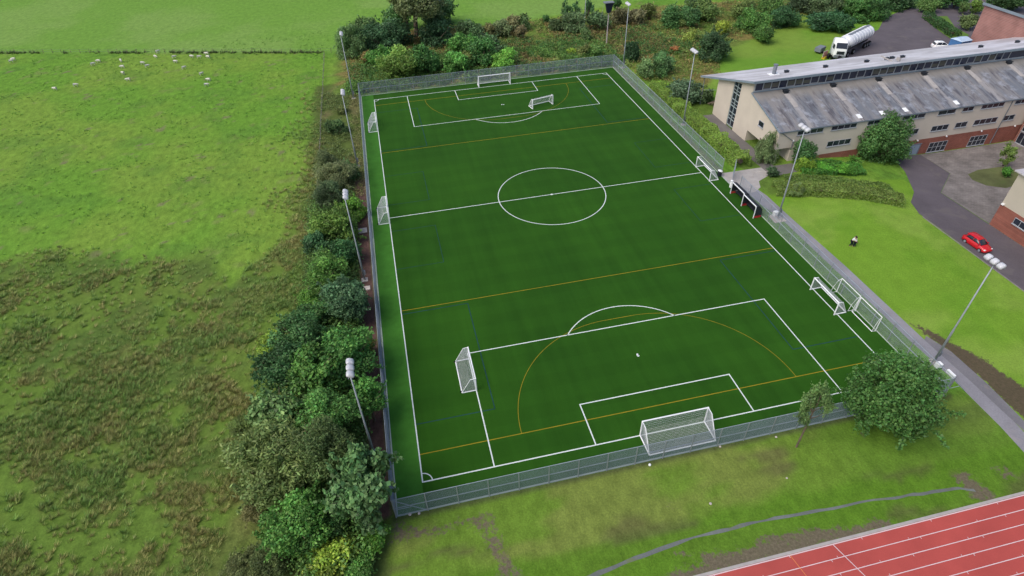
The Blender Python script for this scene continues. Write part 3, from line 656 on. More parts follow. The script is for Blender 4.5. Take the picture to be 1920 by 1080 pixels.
m = MB(); m.box((.5, .3, 0), (.9, .7, 2.7)); m.build('porch_column', CREAM, sb)
rf = MB().prism([(-.16, 5.97), (10.392, 8.97), (10.392, 9.10), (-.16, 6.10)], 'x', -.12, LX).build('roof', ROOFL, sb)
MB().box((-.14, -.30, 5.90), (LX, -.162, 6.06)).build('gutter', GUTTER, sb)
MB().prism([(-.2, 5.90), (10.36, 8.93), (10.36, 9.16), (-.2, 6.14)], 'x', -.22, -.122).build('verge_board', FASCIA, sb)
MB().box((0, 10.18, 9.102), (LX, 10.39, 9.3)).build('flashing', FASCIA, sb)
cl = MB(); 
CW = 1.62; n = int(56/CW)
cl.box((.1, 10.26, 9.302), (LX-20, 10.39, 9.40)).box((.1, 10.26, 10.86), (LX-20, 10.39, 11.0))
for i in range(n+1): cl.box((.25+i*CW-.07, 10.25, 9.40), (.25+i*CW+.07, 10.388, 10.86))
for i in range(n):
    if i % 3 == 1: cl.box((.25+i*CW+.1, 10.27, 9.47), (.25+(i+1)*CW-.1, 10.388, 9.54)).box((.25+i*CW+.1, 10.27, 10.72), (.25+(i+1)*CW-.1, 10.388, 10.78))
clo = cl.build('clerestory_frame', FRAMEM, sb)
MB().box((.2, 10.34, 9.35), (LX, 10.397, 10.9)).build('pane', pm('clerestory_glass', (.022, .028, .055), .15, .6, .4, .4), clo)
BL = pm('roller_blind', (.12, .115, .10), .8, .1, .1)
for i in range(n):
    if rnd.random() < .3: MB().box((.25+i*CW+.1, 10.325, 9.62), (.25+(i+1)*CW-.1, 10.338, 10.2+rnd.random()*.5)).build('blind', BL, clo)
ru = MB().prism([(9.55, 11.30), (28.1, 5.75), (28.1, 5.93), (9.55, 11.50)], 'x', -.7, LX).build('upper_roof', ROOFU, sb)
MB().box((-.72, 9.42, 11.10), (LX, 9.548, 11.53)).prism([(9.55, 11.14), (28.1, 5.60), (28.1, 5.95), (9.55, 11.52)], 'x', -.82, -.702).build('fascia', FASCIA, sb)
MB().tube([(-.3, 27.2, 5.8), (-.3, 27.2, 0)], .07, 8).tube([(-.3, 27.2, 3.2), (-.2, 22.3, 5.0)], .05, 6).build('eaves_post', GREY, sb)
# stair window on the gable (strip of panes)
sw = MB(); sg_ = MB()
for k in range(7): sw.box((.10, 14.1, .3+k*1.3), (.30, 16.7, .42+k*1.3))
for y in (14.1, 15.35, 16.58): sw.box((.09, y, .3), (.302, y+.12, 9.2))
for k in (1, 3, 5): sw.box((.12, 14.1, .95+k*1.3-.03), (.3, 16.7, .95+k*1.3+.03))
o = sw.build('stair_window', pm('stair_frame', (.30, .36, .36), .5, .4, .1), sb); sg_.box((.2, 14.12, .32), (.25, 16.68, 9.2)); sg_.build('pane', GLASS, o)
rotg = lambda p: (p[1]-0, -p[0], p[2])     # wall facing -x: local x runs along -y
window(sb, -6.35, -4.75, 4.55, 5.6, 1, -.03, rot=lambda p: (p[1], -p[0], p[2]))
MB().box((3.16, 5.2, 0), (3.198, 6.4, 2.1)).box((3.16, 7.2, 0), (3.198, 8.4, 2.1)).build('porch_door', DARK, sb)
for a, b, n_ in ((3.6, 8.7, 4), (10.3, 15.4, 4), (17.6, 22.6, 4), (24.8, 29.5, 3), (32.3, 36.0, 2), (37.5, 39.9, 2), (41.6, 46.6, 4), (49.0, 53, 3)): window(sb, a, b, 4.93, 5.78, n_, 0)
for a, b, n_ in ((10.5, 15.3, 4), (19.5, 23.5, 3), (25.0, 29.5, 4), (32.3, 36.0, 3), (37.5, 40.1, 2), (41.6, 46.8, 4), (48.2, 50.7, 2)): window(sb, a, b, 1.72, 2.80, n_, 0)
for a, b in ((33.5, 37.5), (42.6, 46.5)): window(sb, a, b, -2.75, -.72, 4, -.02, 2)
dr = MB().box((28.8, -.06, -2.9), (31.3, -.012, -.6)).build('door', pm('pale_blue_door', (.26, .33, .42), .5, .4, .08), sb); MB().box((29.9, -.10, -2.0), (30.02, -.061, -1.4)).build('handle', GREY, dr)
MB().box((28.6, -.14, -.58), (31.6, -.013, -.45)).box((31.3, -.12, -2.9), (31.5, -.013, -.58)).build('door_frame', GREY, sb)
for x in (30.3, 36.6, 44.4, 52.0): MB().tube([(x, -.2, .25), (x, -.02, .25)], .14, 8).build('wall_light', WHITE, sb)
MB().tube([(48.2, -.1, 5.8), (48.0, -.1, -2.9)], .07, 8).build('downpipe', GUTTER, sb)
MB().tube([(.35, -.12, 5.9), (3.1, -.12, 4.0), (3.1, -.12, 2.6)], .06, 8).build('downpipe', GUTTER, sb)
m = MB().box((3.05, -.2, 3.9), (3.25, -.02, 4.15)).build('rainwater_head', WHITE, sb)
def vent(par, x, y, z, s=1.): return MB().box((x-.38*s, y-.3*s, z-.15), (x+.38*s, y+.3*s, z+.28*s)).box((x-.48*s, y-.4*s, z+.282*s), (x+.48*s, y+.4*s, z+.36*s)).build('roof_vent', DARK, par)
zr = lambda y: 6.10+(y+.16)*.2843
for x in (6.1, 15.9, 25.6, 35.5, 45.2, 54.8): vent(rf, x, 9.3, zr(9.3)+.1, 1.1); MB().prism([(5.3, zr(5.3)+.004), (8.9, zr(8.9)+.004), (8.9, zr(8.9)+.05), (5.3, zr(5.3)+.05)], 'x', x-.45, x+.45).build('vent_duct', CONC, rf)
for x in (16.2, 20.9, 25.7, 36.5): MB().prism([(.5, zr(.5)+.004), (1.5, zr(1.5)+.004), (1.5, zr(1.5)+.06), (.5, zr(.5)+.06)], 'x', x-.4, x+.4).build('roof_hatch', WHITE, rf)
zu = lambda y: 11.50-(y-9.55)*.3003
for x, y in ((10.6, 16.4), (19.2, 16.6), (28.6, 16.9), (33.6, 17.3), (34.9, 17.4), (37.0, 17.1), (56.3, 17.8), (65.8, 18.2)): vent(ru, x, y, zu(y)+.1, .9)
m = MB().tube([(7.3, 15.6, zu(15.6)), (7.3, 15.6, zu(15.6)+1.9)], .36, 12).tube([(7.3, 15.6, zu(15.6)+1.9), (7.3, 15.6, zu(15.6)+2.0)], .44, 12).build('flue', GREY, ru); MB().box((6.3, 15.0, zu(15)-.1), (8.3, 16.2, zu(16)+.32)).build('flue_base', WHITE, ru)
MB().box((31.5, 12.2, zu(12)+.01), (31.9, 13.0, zu(12)+.55)).box((31.6, 12.9, zu(14)-.1), (31.8, 17, zu(14)+.1)).build('roof_walkway', CONC, ru)
# red brick wing at the right
wg = thing('brick_wing', 'red brick wing with tall stair glazing at the right end of the forecourt', 'building', (94.2, -.4, -3.0))
MB().box((0, -26, -.5), (20, -.02, 8.6)).build('wall', BRICK, wg)
MB().box((-.3, -26.3, 8.602), (20, .28, 8.85)).build('roof', ROOFU, wg)
for k, (z0, z1) in enumerate(((.1, 2.3), (2.5, 3.5), (3.7, 4.7), (4.9, 5.9), (6.1, 7.1))): window(wg, .5+.0*k, 2.6+.0*k, z0, z1, 2, -.03, rot=lambda p: (p[1], -p[0], p[2]))
for a, b in ((8, 11), (13, 16)): window(wg, a, b, .9, 2.6, 3, -.03, rot=lambda p: (p[1], -p[0], p[2]))
MB().tube([(-.15, -3.0, 3.3), (-.02, -3.0, 3.3)], .14, 8).build('wall_light', WHITE, wg)
# low cream building at right edge
lb = thing('annexe_building', 'cream rendered annexe with red brick base behind the red car', 'building', (65.72, -24.0, 0))
MB().box((0, -36, 1.62), (26, 0, 7.2)).build('wall', pm('annexe_render', (.46, .42, .35), .85, .15, .05, .3), lb); MB().box((-.05, -36.05, -3.4), (26.05, .05, 1.615)).build('brick_base', BRICK, lb)
MB().box((-.5, -36.5, 7.202), (26.5, .5, 7.4)).build('roof', ROOFU, lb)
window(lb, 3.0, 6.2, .05, 1.1, 3, -.08, rot=lambda p: (p[1], -p[0], p[2])); window(lb, 9.0, 12.2, .05, 1.1, 3, -.08, rot=lambda p: (p[1], -p[0], p[2]))
MB().box((-.3, -.5, 1.7), (-.0, -.1, 1.9)).build('security_light', WHITE, lb)
# brick sports hall far right
hb = thing('sports_hall', 'pinkish red brick hall with a grey roof edge at the top right corner', 'building', (118, 20, 0))
MB().prism([(0, -1), (0, 10.0), (26, 1.5), (26, -1)], 'y', 0, 19).build('wall', BRICK2, hb)
MB().prism([(-.5, 10.17), (26.3, 1.41), (26.3, 1.9), (-.5, 10.75)], 'y', -.35, 19.35).build('roof', FASCIA, hb)
# ------------------------------------------------------------ vehicles
def ring_profile(x, hw, z0, z1, inset=.0, r=.12):
    return [(x, -hw+r*.6, z0), (x, hw-r*.6, z0), (x, hw, z0+r), (x, hw, (z0+z1)/2), (x, hw-inset, z1-r), (x, hw-inset-r, z1), (x, -hw+inset+r, z1), (x, -hw+inset, z1-r), (x, -hw, (z0+z1)/2), (x, -hw, z0+r)]
def hatchback(label, loc, rz, paint):
    t = thing('hatchback_car', label, 'car', loc, rz)      # nose along +x
    m = MB(); m.loft([ring_profile(x, hw, z0, z1, .05) for x, hw, z0, z1 in ((-2.0, .74, .38, .80), (-1.93, .83, .26, .98), (-1.5, .87, .22, 1.0), (-.4, .88, .2, .98), (.7, .87, .2, .96), (1.0, .87, .2, .93), (1.6, .84, .22, .80), (1.92, .78, .26, .68), (2.02, .66, .34, .58))])
    b = m.build('body', paint, t, smooth=True)
    MB().loft([ring_profile(x, hw, .9, z1, .16, .1) for x, hw, z1 in ((-1.88, .66, 1.05), (-1.55, .73, 1.42), (-.9, .74, 1.50), (-.1, .74, 1.50), (.35, .72, 1.40), (1.02, .68, .97))]).build('cabin_glass', GLASS, t, smooth=True)
    MB().loft([[(x, -hw, z), (x, hw, z), (x, hw*.93, z+.05), (x, -hw*.93, z+.05)] for x, hw, z in ((-1.7, .58, 1.36), (-1.45, .62, 1.44), (-.9, .63, 1.485), (-.1, .63, 1.485), (.30, .60, 1.42))]).build('roof_panel', paint, t, smooth=True)
    for s in (-1, 1):
        p = MB(); p.tube([(.32, s*.61, 1.42), (1.0, s*.72, .95)], .035, 5); p.tube([(-.35, s*.63, 1.44), (-.35, s*.76, .97)], .04, 5); p.tube([(-1.3, s*.62, 1.42), (-1.62, s*.76, .98)], .10, 5); p.build('pillar', paint, t)
    for x in (-1.25, 1.25):
        for s in (-1, 1):
            wv = MB().tube([(x, s*.70, .31), (x, s*.885, .31)], .315, 16).build('wheel', BLACK, t); MB().tube([(x, s*.886, .31), (x, s*.90, .31)], .19, 12).build('rim', GALV, wv)
    for s in (-1, 1):
        MB().box((1.72, s*.62-.14, .60), (1.93, s*.62+.14, .72)).build('headlight', WHITE, t, bevel=.03)
        MB().box((-1.98, s*.66-.1, .72), (-1.86, s*.66+.1, .92)).build('tail_light', RED, t)
        MB().box((.72, s*.93-.09, .93), (.86, s*.93+.09, 1.06)).build('wing_mirror', paint, t, bevel=.02)
    return t
x, y, z = atg(1829, 462)
a0, a1 = atg(1806, 449), atg(1843, 474)
hatchback('red hatchback parked on the road beside the lawn edge', (x, y, z+.03), math.atan2(a1[1]-a0[1], a1[0]-a0[0]), REDCAR)
hatchback('white car in the rear car park half hidden behind the school roof', (112.0, 40.6, .03), math.radians(-20), WHITE).scale = (1.08, 1.08, 1.15)
# milk tanker
tk = thing('tanker_lorry', 'articulated lorry with white cab and ribbed silver tank in the rear car park', 'lorry', (83.0, 41.7, .03), math.radians(28)); tk.scale = (1.03, 1.28, 1.28)
m = MB(); rings = []
for x in [3.0, 3.25, 3.7]+list(np.arange(4.4, 14.6, .5))+[14.9, 15.25, 15.45]:
    k = min(1, math.sqrt(max(.05, min(x-2.95, 15.5-x)/.7)));
    rings.append([(x, 1.38*k*math.cos(q), 2.55+1.18*k*math.sin(q)) for q in [2*math.pi*i/24 for i in range(24)]])
m.loft(rings); tank = m.build('tank', STEELT, tk, smooth=True)
for x in np.arange(4.6, 15, 1.35):
    MB().loft([[(x+d, 1.42*math.cos(q), 2.55+1.22*math.sin(q)) for q in [2*math.pi*i/24 for i in range(24)]] for d in (-.05, .05)]).build('tank_rib', WHITE, tank)
MB().box((4.5, -.25, 3.74), (14.6, .25, 3.80)).build('walkway', GREY, tank)
MB().box((3.2, -.45, .85), (15.2, .45, 1.35)).box((1.0, -.42, .6), (3.4, .42, .95)).build('chassis', DARK, tk)
for x in (-.35, 3.4, 6.4, 12.2, 13.4, 14.6):
    for s in (-1, 1): wv = MB().tube([(x, s*.85, .52), (x, s*1.22, .52)], .52, 14).build('wheel', BLACK, tk); MB().tube([(x, s*1.221, .52), (x, s*1.24, .52)], .27, 10).build('rim', GALV, wv)
cb = thing('cab', None, None); cb.parent = tk; del cb
for o_ in list(bpy.data.objects):
    if o_.name == 'cab': bpy.data.objects.remove(o_)
def cabv(p): # the tractor stands turned towards the school
    q = Vector(p); q.rotate(Matrix.Rotation(math.radians(38), 3, 'Z')); return (q.x+.9, q.y-.15, q.z)
def cab_piece(m, name, mat, par, **k):
    m.v = [cabv(p) for p in m.v]; return m.build(name, mat, par, **k)
cabo = cab_piece(MB().loft([ring_profile(x, hw, .55, z1, .06, .2) for x, hw, z1 in ((1.3, 1.2, 3.6), (.2, 1.24, 3.75), (-.5, 1.22, 3.4), (-.95, 1.16, 2.3), (-1.1, 1.05, 1.9))]), 'cab', WHITE, tk, smooth=True)
cab_piece(MB().add([(-.62, -1.0, 3.12), (-.62, 1.0, 3.12), (-1.03, 1.0, 2.18), (-1.03, -1.0, 2.18), (-.52, -1.0, 3.1), (-.52, 1.0, 3.1), (-.93, 1.0, 2.16), (-.93, -1.0, 2.16)], [(0, 1, 2, 3), (4, 7, 6, 5), (0, 4, 5, 1), (1, 5, 6, 2), (2, 6, 7, 3), (3, 7, 4, 0)]), 'windscreen', GLASS, cabo)
for s in (-1, 1): cab_piece(MB().box((-.55, s*1.26-.012, 2.0), (.3, s*1.26+.012, 2.75)), 'side_window', GLASS, cabo); cab_piece(MB().box((-1.02, s*1.42-.09, 2.1), (-.86, s*1.42+.09, 2.8)), 'wing_mirror', DARK, cabo)
cab_piece(MB().box((-1.2, -1.1, .55), (-1.08, 1.1, 1.0)), 'bumper', GREY, cabo); cab_piece(MB().box((-1.17, -.7, 1.15), (-1.10, .7, 1.7)), 'grille', DARK, cabo)
for s in (-1, 1): cab_piece(MB().tube([(-.35, s*.9, .5), (-.35, s*1.22, .5)], .5, 14), 'wheel', BLACK, tk)
# barrier and small trailer by the lorry
t = thing('road_barrier', 'red and white striped barrier with yellow foot beside the lorry cab', 'barrier', (81.2, 43.0, 0), .4)
MB().box((-.9, -.05, .5), (.9, .05, 1.9)).build('board', STONE, t)
for k in range(4): MB().box((-.75+k*.45, -.07, .55), (-.55+k*.45, -.052, 1.8)).build('stripe', RED, t)
MB().box((-.5, -.4, 0), (.3, .4, .5)).build('foot', YEL, t)
t = thing('parked_trailer', 'small grey trailer half hidden behind the lorry cab', 'trailer', (82.6, 47.0, 0), .5)
MB().box((-1.3, -.8, .5), (1.3, .8, 1.5)).build('box_body', GREY, t, bevel=.05); MB().tube([(0, -.95, .35), (0, -.8, .35)], .35, 12).tube([(0, .8, .35), (0, .95, .35)], .35, 12).build('wheels', BLACK, t)
t = thing('storage_container', 'blue steel container with pale lid standing beside the brick hall', 'container', (114.6, 38.2, 0), .12)
MB().box((-1.7, -1.5, 0), (1.7, 1.5, 2.8)).build('box_body', BLUE, t); MB().loft([[(-1.8, -1.6, 2.8), (1.8, -1.6, 2.8), (1.8, 1.6, 2.8), (-1.8, 1.6, 2.8)], [(-1.5, -.2, 3.25), (1.5, -.2, 3.25), (1.5, .2, 3.25), (-1.5, .2, 3.25)]]).build('lid', LBLUE, t)
for x_ in (-.9, .1, 1.0): MB().box((x_-.04, -1.56, .2), (x_+.04, -1.502, 2.6)).build('rib', DARK, t)
# bin, litter, small stones
t = thing('litter_bin', 'dark bin with a white lid inside the right fence near the entrance', 'bin', (30.0, -1.9, 0)); MB().tube([(0, 0, 0), (0, 0, .95)], [.36, .42], 12).build('bin_body', DARK, t); MB().tube([(0, 0, .95), (.05, 0, 1.1)], [.45, .38], 12).build('lid', WHITE, t)
tag(MB().tube([(0, 0, 0), (0, 0, 1.3)], .22, 10).build('white_drum', WHITE, smooth=False), 'upright white drum at the entrance behind the dugout', 'drum').location = (30.0, -5.9, 0)
def ball(name, label, cat, px, py, r, mat, sq=1):
    import bmesh
    me = bpy.data.meshes.new(name); bm = bmesh.new(); bmesh.ops.create_icosphere(bm, subdivisions=2, radius=r)
    for v in bm.verts: v.co += Vector((rnd.uniform(-1, 1), rnd.uniform(-1, 1), rnd.uniform(-1, 1)))*r*(.12 if sq < 1 else 0)
    bm.to_mesh(me); bm.free(); me.materials.append(mat); me.polygons.foreach_set('use_smooth', [sq == 1]*len(me.polygons))
    x, y, z = atg(px, py); o = bpy.data.objects.new(name, me); COL.objects.link(o); o.location = (x, y, z+r*sq); o.scale = (1, 1, sq); return tag(o, label, cat)
ball('football', 'white ball lying on the near penalty spot', 'ball', 1195, 666, .13, WHITE)
ball('football', 'white ball on grass just outside the near goal', 'ball', 1218, 873, .15, WHITE)
ball('football', 'white ball on the far penalty spot', 'ball', 941, 197, .11, WHITE)
ball('stone', 'pale stone in the middle of the lower grass', 'stone', 1332, 945, .13, STONE, .6)
ball('stone', 'pale stone on the lower grass toward the big round tree', 'stone', 1475, 897, .10, STONE, .6)
ball('stone', 'white stone at the foot of the near left fence corner', 'stone', 769, 965, .17, STONE, .7)
ball('stone', 'smaller pale stone second from the near left fence corner', 'stone', 786, 963, .14, STONE, .6)
ball('stone', 'pale stone at the fence foot behind the near goal', 'stone', 1350, 838, .12, STONE, .6)
ball('stone', 'pale stone at the fence foot left of the thin tree', 'stone', 1455, 820, .12, STONE, .6)
for lab, x, y, s in (('flat pale concrete slab on bare soil left of the halfway line', -32.0, -2.6, 1.5), ('pale rubble at the foot of the left mast among the trees', -31.9, -17.3, 1.0), ('pale concrete manhole slab beside the big round tree', 24.2, -55.4, .9)):
    tag(MB().box((-s*.5, -s*.45, 0), (s*.5, s*.45, .14)).build('concrete_slab', STONE, bevel=.03), lab, 'slab').location = (x, y, 0)
# railings and picnic furniture near the gable
t = thing('handrail', 'thin pale handrail in front of the low hedge by the entrance', 'railing', (35.2, -3.95, 0)); MB().tube([(0, 0, 0), (0, 0, 1.05), (4.4, -.6, 1.05), (4.4, -.6, 0)], .035, 6).tube([(2.2, -.3, 0), (2.2, -.3, 1.05)], .03, 6).build('rail', STONE, t)
def table(label, x, y, rz):
    t = thing('picnic_table', label, 'table', (x, y, 0), rz, 'picnic tables by the gable'); MB().box((-1, -.4, .72), (1, .4, .78)).build('table_top', WOOD, t)
    for s in (-1, 1): MB().box((-1, s*.8-.15, .42), (1, s*.8+.15, .47)).build('seat', WOOD, t)
    for s in (-1, 1): MB().tube([(s*.7, -.75, 0), (s*.7, -.25, .72)], .04, 4).tube([(s*.7, .75, 0), (s*.7, .25, .72)], .04, 4).box((s*.7-.04, -.85, .36), (s*.7+.04, .85, .415)).build('leg', WOOD, t)
    return t
table('timber picnic table under the gable overhang, farther one', 43.4, 29.5, .3); table('timber picnic table under the gable overhang, nearer one', 43.0, 25.6, .5)
# ------------------------------------------------------------ timber and wire fences in the meadow
def wire_fence(p, q, n, label, h=1.15, jit=.12):
    p, q = Vector((*p, 0)), Vector((*q, 0)); t = thing('wire_fence', label, 'fence', p); pts = []
    for i in range(n+1):
        c = (q-p)*i/n; a = Vector((rnd.uniform(-jit, jit), rnd.uniform(-jit, jit), h*rnd.uniform(.85, 1.1))); MB().tube([c, c+a], .06, 5).build('post', WOOD, t); pts.append((c, a))
    m = MB()
    for fz in (.45, .9): m.tube([c+a*fz for c, a in pts], .018, 3)
    m.build('wire', GREY, t); return t
wire_fence((-150, 120.5), (FB[0], FB[1]), 44, 'low post and wire fence crossing the whole meadow behind the sheep')
wire_fence((-39.2, -14), (-38.9, 84), 40, 'post and wire fence along the meadow side of the tree belt')
wire_fence((-44.6, -40), (-39.2, -14), 10, 'broken post and wire fence beside the lower tree belt')
o = thing('field_gate', 'pale metal field gate where the meadow fence meets the bushes', 'gate', (-35.4, 84.3, 0)); MB().tube([(0, 0, 0), (0, 0, 1.3)], .08, 6).tube([(4.5, .8, 0), (4.5, .8, 1.3)], .08, 6).build('post', WOOD, o)
m = MB()
for z_ in (.3, .55, .8, 1.05, 1.25): m.tube([(0, 0, z_), (4.5, .8, z_)], .035, 5)
m.build('gate_bars', GALV, o)
# ------------------------------------------------------------ skinned figures
def skin(name, verts, edges, radii, mat, sub=1, root=0, parent=None):
    me = bpy.data.meshes.new(name); me.from_pydata(verts, edges, []); o = bpy.data.objects.new(name, me); COL.objects.link(o)
    md = o.modifiers.new('s', 'SKIN'); md.use_smooth_shade = True; md.branch_smoothing = .3
    for i, r in enumerate(radii):
        r = r if isinstance(r, tuple) else (r, r); me.skin_vertices[0].data[i].radius = r
    me.skin_vertices[0].data[root].use_root = True
    if sub: s = o.modifiers.new('b', 'SUBSURF'); s.levels = sub; s.render_levels = sub
    dg = bpy.context.evaluated_depsgraph_get(); m2 = bpy.data.meshes.new_from_object(o.evaluated_get(dg)); bpy.data.objects.remove(o)
    m2.name = name; m2.materials.clear(); m2.materials.append(mat); n_ = bpy.data.objects.new(name, m2); COL.objects.link(n_)
    if parent: n_.parent = parent
    return n_
sv = [(-.42, 0, .62), (-.15, 0, .64), (.15, 0, .66), (.40, 0, .68), (.58, 0, .72), (.72, 0, .62), (.85, 0, .50),
      (-.38, .13, .35), (-.38, .14, .02), (-.38, -.13, .35), (-.38, -.14, .02), (.34, .13, .35), (.34, .14, .02), (.34, -.13, .35), (.34, -.14, .02), (-.55, 0, .5)]
se = [(0, 1), (1, 2), (2, 3), (3, 4), (4, 5), (5, 6), (0, 7), (7, 8), (0, 9), (9, 10), (3, 11), (11, 12), (3, 13), (13, 14), (0, 15)]
sr = [.23, .27, .27, .24, .14, .09, .05, .06, .035, .06, .035, .055, .03, .055, .03, .03]
sheep0 = skin('sheep', sv, se, sr, FLEECE, 1, 1)
SH = [(a/4.355, 60+b/4.355) for a, b in [(97,246),(117,230),(455,472),(623,442),(762,270),(810,245),(993,242),(1005,292),(1010,344),(1052,397),(1168,262),(1206,286),(1275,210),(1292,168),(1425,212),(1436,250),(1505,300),(1568,208),(1628,212),(1692,184),(1705,212),(1648,350),(1708,398),(1690,440)]]
OR = ['first','second','third','fourth','fifth','sixth','seventh','eighth','ninth','tenth','eleventh','twelfth','thirteenth','fourteenth','fifteenth','sixteenth','seventeenth','eighteenth','nineteenth','twentieth','twenty-first','twenty-second','twenty-third','twenty-fourth','twenty-fifth','twenty-sixth']
for i, (px, py) in enumerate(sorted(SH)):
    x, y = at(px, py+1)
    o = sheep0 if i == 0 else sheep0.copy()
    if i: COL.objects.link(o)
    hd = None; o.location = (x, y, 0); o.rotation_euler = (0, 0, rnd.choice([0, 3.1, .5, 2.7, 5.5])+rnd.uniform(-.4, .4)); o.scale = (.95, .95, .95)
    tag(o, f'white sheep grazing in the upper meadow, {OR[i]} from the left', 'sheep', 'sheep grazing in the meadow')
def person(label, x, y, z, rz, lean, h=1.72, arm=.5, step=.12):
    k = h/1.75; L_ = math.sin(lean); Cc = math.cos(lean)
    def T(u, v, w_):   # torso point leaning forward (+x) about the hip
        return (u*Cc+(w_-.92)*L_ if w_ > .92 else u, v, .92+(w_-.92)*Cc-u*L_ if w_ > .92 else w_)
    V_ = [T(0, 0, .92), T(0, 0, 1.15), T(.01, 0, 1.38), T(.02, 0, 1.50), T(.05, 0, 1.62), T(.04, 0, 1.74),
        (step*.3, .09, .88), (step+.04, .10, .48), (step, .10, .07), (step+.17, .11, .03), (-step*.3, -.09, .88), (-step*.3+.04, -.10, .48), (-step, -.10, .07), (-step+.17, -.11, .03),
        T(.02, .18, 1.42), T(.12, .24, 1.16), T(.12+arm*.5, .20, 1.10), T(.22+arm*.5, .19, 1.12), T(.02, -.18, 1.42), T(.12, -.24, 1.16), T(.12+arm*.5, -.20, 1.10), T(.22+arm*.5, -.19, 1.12)]
    E_ = [(0, 1), (1, 2), (2, 3), (3, 4), (4, 5), (0, 6), (6, 7), (7, 8), (8, 9), (0, 10), (10, 11), (11, 12), (12, 13), (2, 14), (14, 15), (15, 16), (16, 17), (2, 18), (18, 19), (19, 20), (20, 21)]
    R_ = [(.14, .11), (.13, .10), (.16, .11), .055, .095, .085, .085, .06, .045, .035, .085, .06, .045, .035, .06, .045, .036, .035, .06, .045, .036, .035]
    V_ = [tuple(c*k for c in p) for p in V_]
    b = skin('person', V_, E_, R_, SKIN, 1, 0); b.location = (x, y, z); b.rotation_euler = (0, 0, rz); b.scale = (1.08, 1.08, 1.04); tag(b, label, 'person', 'two people on the lawn')
    up = [0, 1, 2, 14, 15, 18, 19]; ix = {a: i for i, a in enumerate(up)}
    hip = V_[0]; V2 = [V_[a] for a in up]
    skin('shirt', V2, [(ix[a], ix[b_]) for a, b_ in E_ if a in ix and b_ in ix], [(.185, .15), (.165, .135), (.19, .14), .078, .062, .078, .062], CLOTHW, 1, 0, b)
    lo = [0, 6, 7, 8, 10, 11, 12]; ix = {a: i for i, a in enumerate(lo)}; V3 = [V_[a] for a in lo]; V3[0] = (V3[0][0], V3[0][1], V3[0][2]-.03)
    skin('trousers', V3, [(ix[a], ix[b_]) for a, b_ in E_ if a in ix and b_ in ix], [(.17, .14), .105, .085, .07, .105, .085, .07], CLOTHD, 1, 0, b)
    hv = Vector(V_[5]); m = MB(); m.loft([[(hv.x-.02+r_*math.cos(q), hv.y+r_*math.sin(q), hv.z+dz) for q in [2*math.pi*i/10 for i in range(10)]] for dz, r_ in ((-.10, .098), (-.02, .115), (.06, .095), (.10, .045))]); m.build('hair', HAIR, b, smooth=True)
    for s in (-1, 1): MB().box((hv.x+.082, s*.035-.012, hv.z-.075), (hv.x+.098, s*.035+.012, hv.z-.055)).build('eye', BLACK, b)
    return b
x1, y1, z1 = atg(1594, 461); x2, y2, z2_ = atg(1602, 463)
person('person in white shirt and dark trousers leaning against a shorter companion on the lawn', x1, y1, z1, math.atan2(y2-y1, x2-x1)+.15, .30, 1.78, .8, .16)
person('shorter person in white top and dark trousers held by the leaning companion', x2-.05, y2+.05, z2_, math.atan2(y1-y2, x1-x2)-.4, .12, 1.6, .5, .08)

# ------------------------------------------------------------ vegetation
def leaf_mesh(name, P, N, size, tone, seed, aspect=.62, up=0., mat=None):
    r = np.random.default_rng(seed); n = len(P)
    rn = r.normal(size=(n, 3)); N = N+.85*rn; N[:, 2] += up; N /= np.linalg.norm(N, axis=1)[:, None]+1e-9
    a = np.cross(N, r.normal(size=(n, 3))); a /= np.linalg.norm(a, axis=1)[:, None]+1e-9; b = np.cross(N, a)
    s = size*(.6+.8*r.random(n)); s = s[:, None]
    c = [P+a*s*.5, P+b*s*.5*aspect+N*s*.08, P-a*s*.5, P-b*s*.5*aspect-N*s*.06]
    V = np.stack(c, 1).reshape(-1, 3); Fc = np.arange(4*n).reshape(n, 4)
    me = np_mesh(name, V, Fc, mat or LEAF); t = me.attributes.new('tone', 'FLOAT', 'POINT'); t.data.foreach_set('value', np.repeat(tone, 4).astype(np.float32)); return me
def crown_pts(seed, n, nl, lr=(.30, .48), spread=.62, zs=1., shell=.55, droop=0, even=False):
    r = np.random.default_rng(seed); L_ = []
    lop = r.uniform(.78, 1.15, 6)            # a lopsided outline: each sector of the crown reaches a different distance
    if even: lop = r.uniform(.95, 1.05, 6)
    while len(L_) < nl:
        c = r.uniform(-1, 1, 3)
        if np.linalg.norm(c) < 1: q = lop[int((math.atan2(c[1], c[0])/math.pi+1)*3) % 6]; L_.append(c*spread*q)
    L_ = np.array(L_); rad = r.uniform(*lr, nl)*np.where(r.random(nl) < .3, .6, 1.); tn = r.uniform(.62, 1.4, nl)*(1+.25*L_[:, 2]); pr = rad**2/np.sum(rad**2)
    k = r.choice(nl, n, p=pr); d = r.normal(size=(n, 3)); d /= np.linalg.norm(d, axis=1)[:, None]
    fr = shell+(1-shell)*r.random(n)**.6; sub = 1+.30*np.sin(d[:, 0]*9+k*2.1)*np.sin(d[:, 1]*8+k)*np.cos(d[:, 2]*7)
    P = L_[k]+d*(rad[k]*fr*sub)[:, None]
    # sprigs: short leafy shoots that break the outline
    ns = 70; sp = r.integers(0, n, ns); m_ = r.random(n) < .16; j = r.integers(0, ns, m_.sum()); t = r.random(m_.sum())
    P[m_] = P[sp[j]]+d[sp[j]]*(t*.26)[:, None]+r.normal(0, .028, (m_.sum(), 3))
    P[:, 2] *= zs
    if droop: P[:, 2] -= droop*np.hypot(P[:, 0], P[:, 1])**2
    return P, d, tn[k]
CROWN = {}
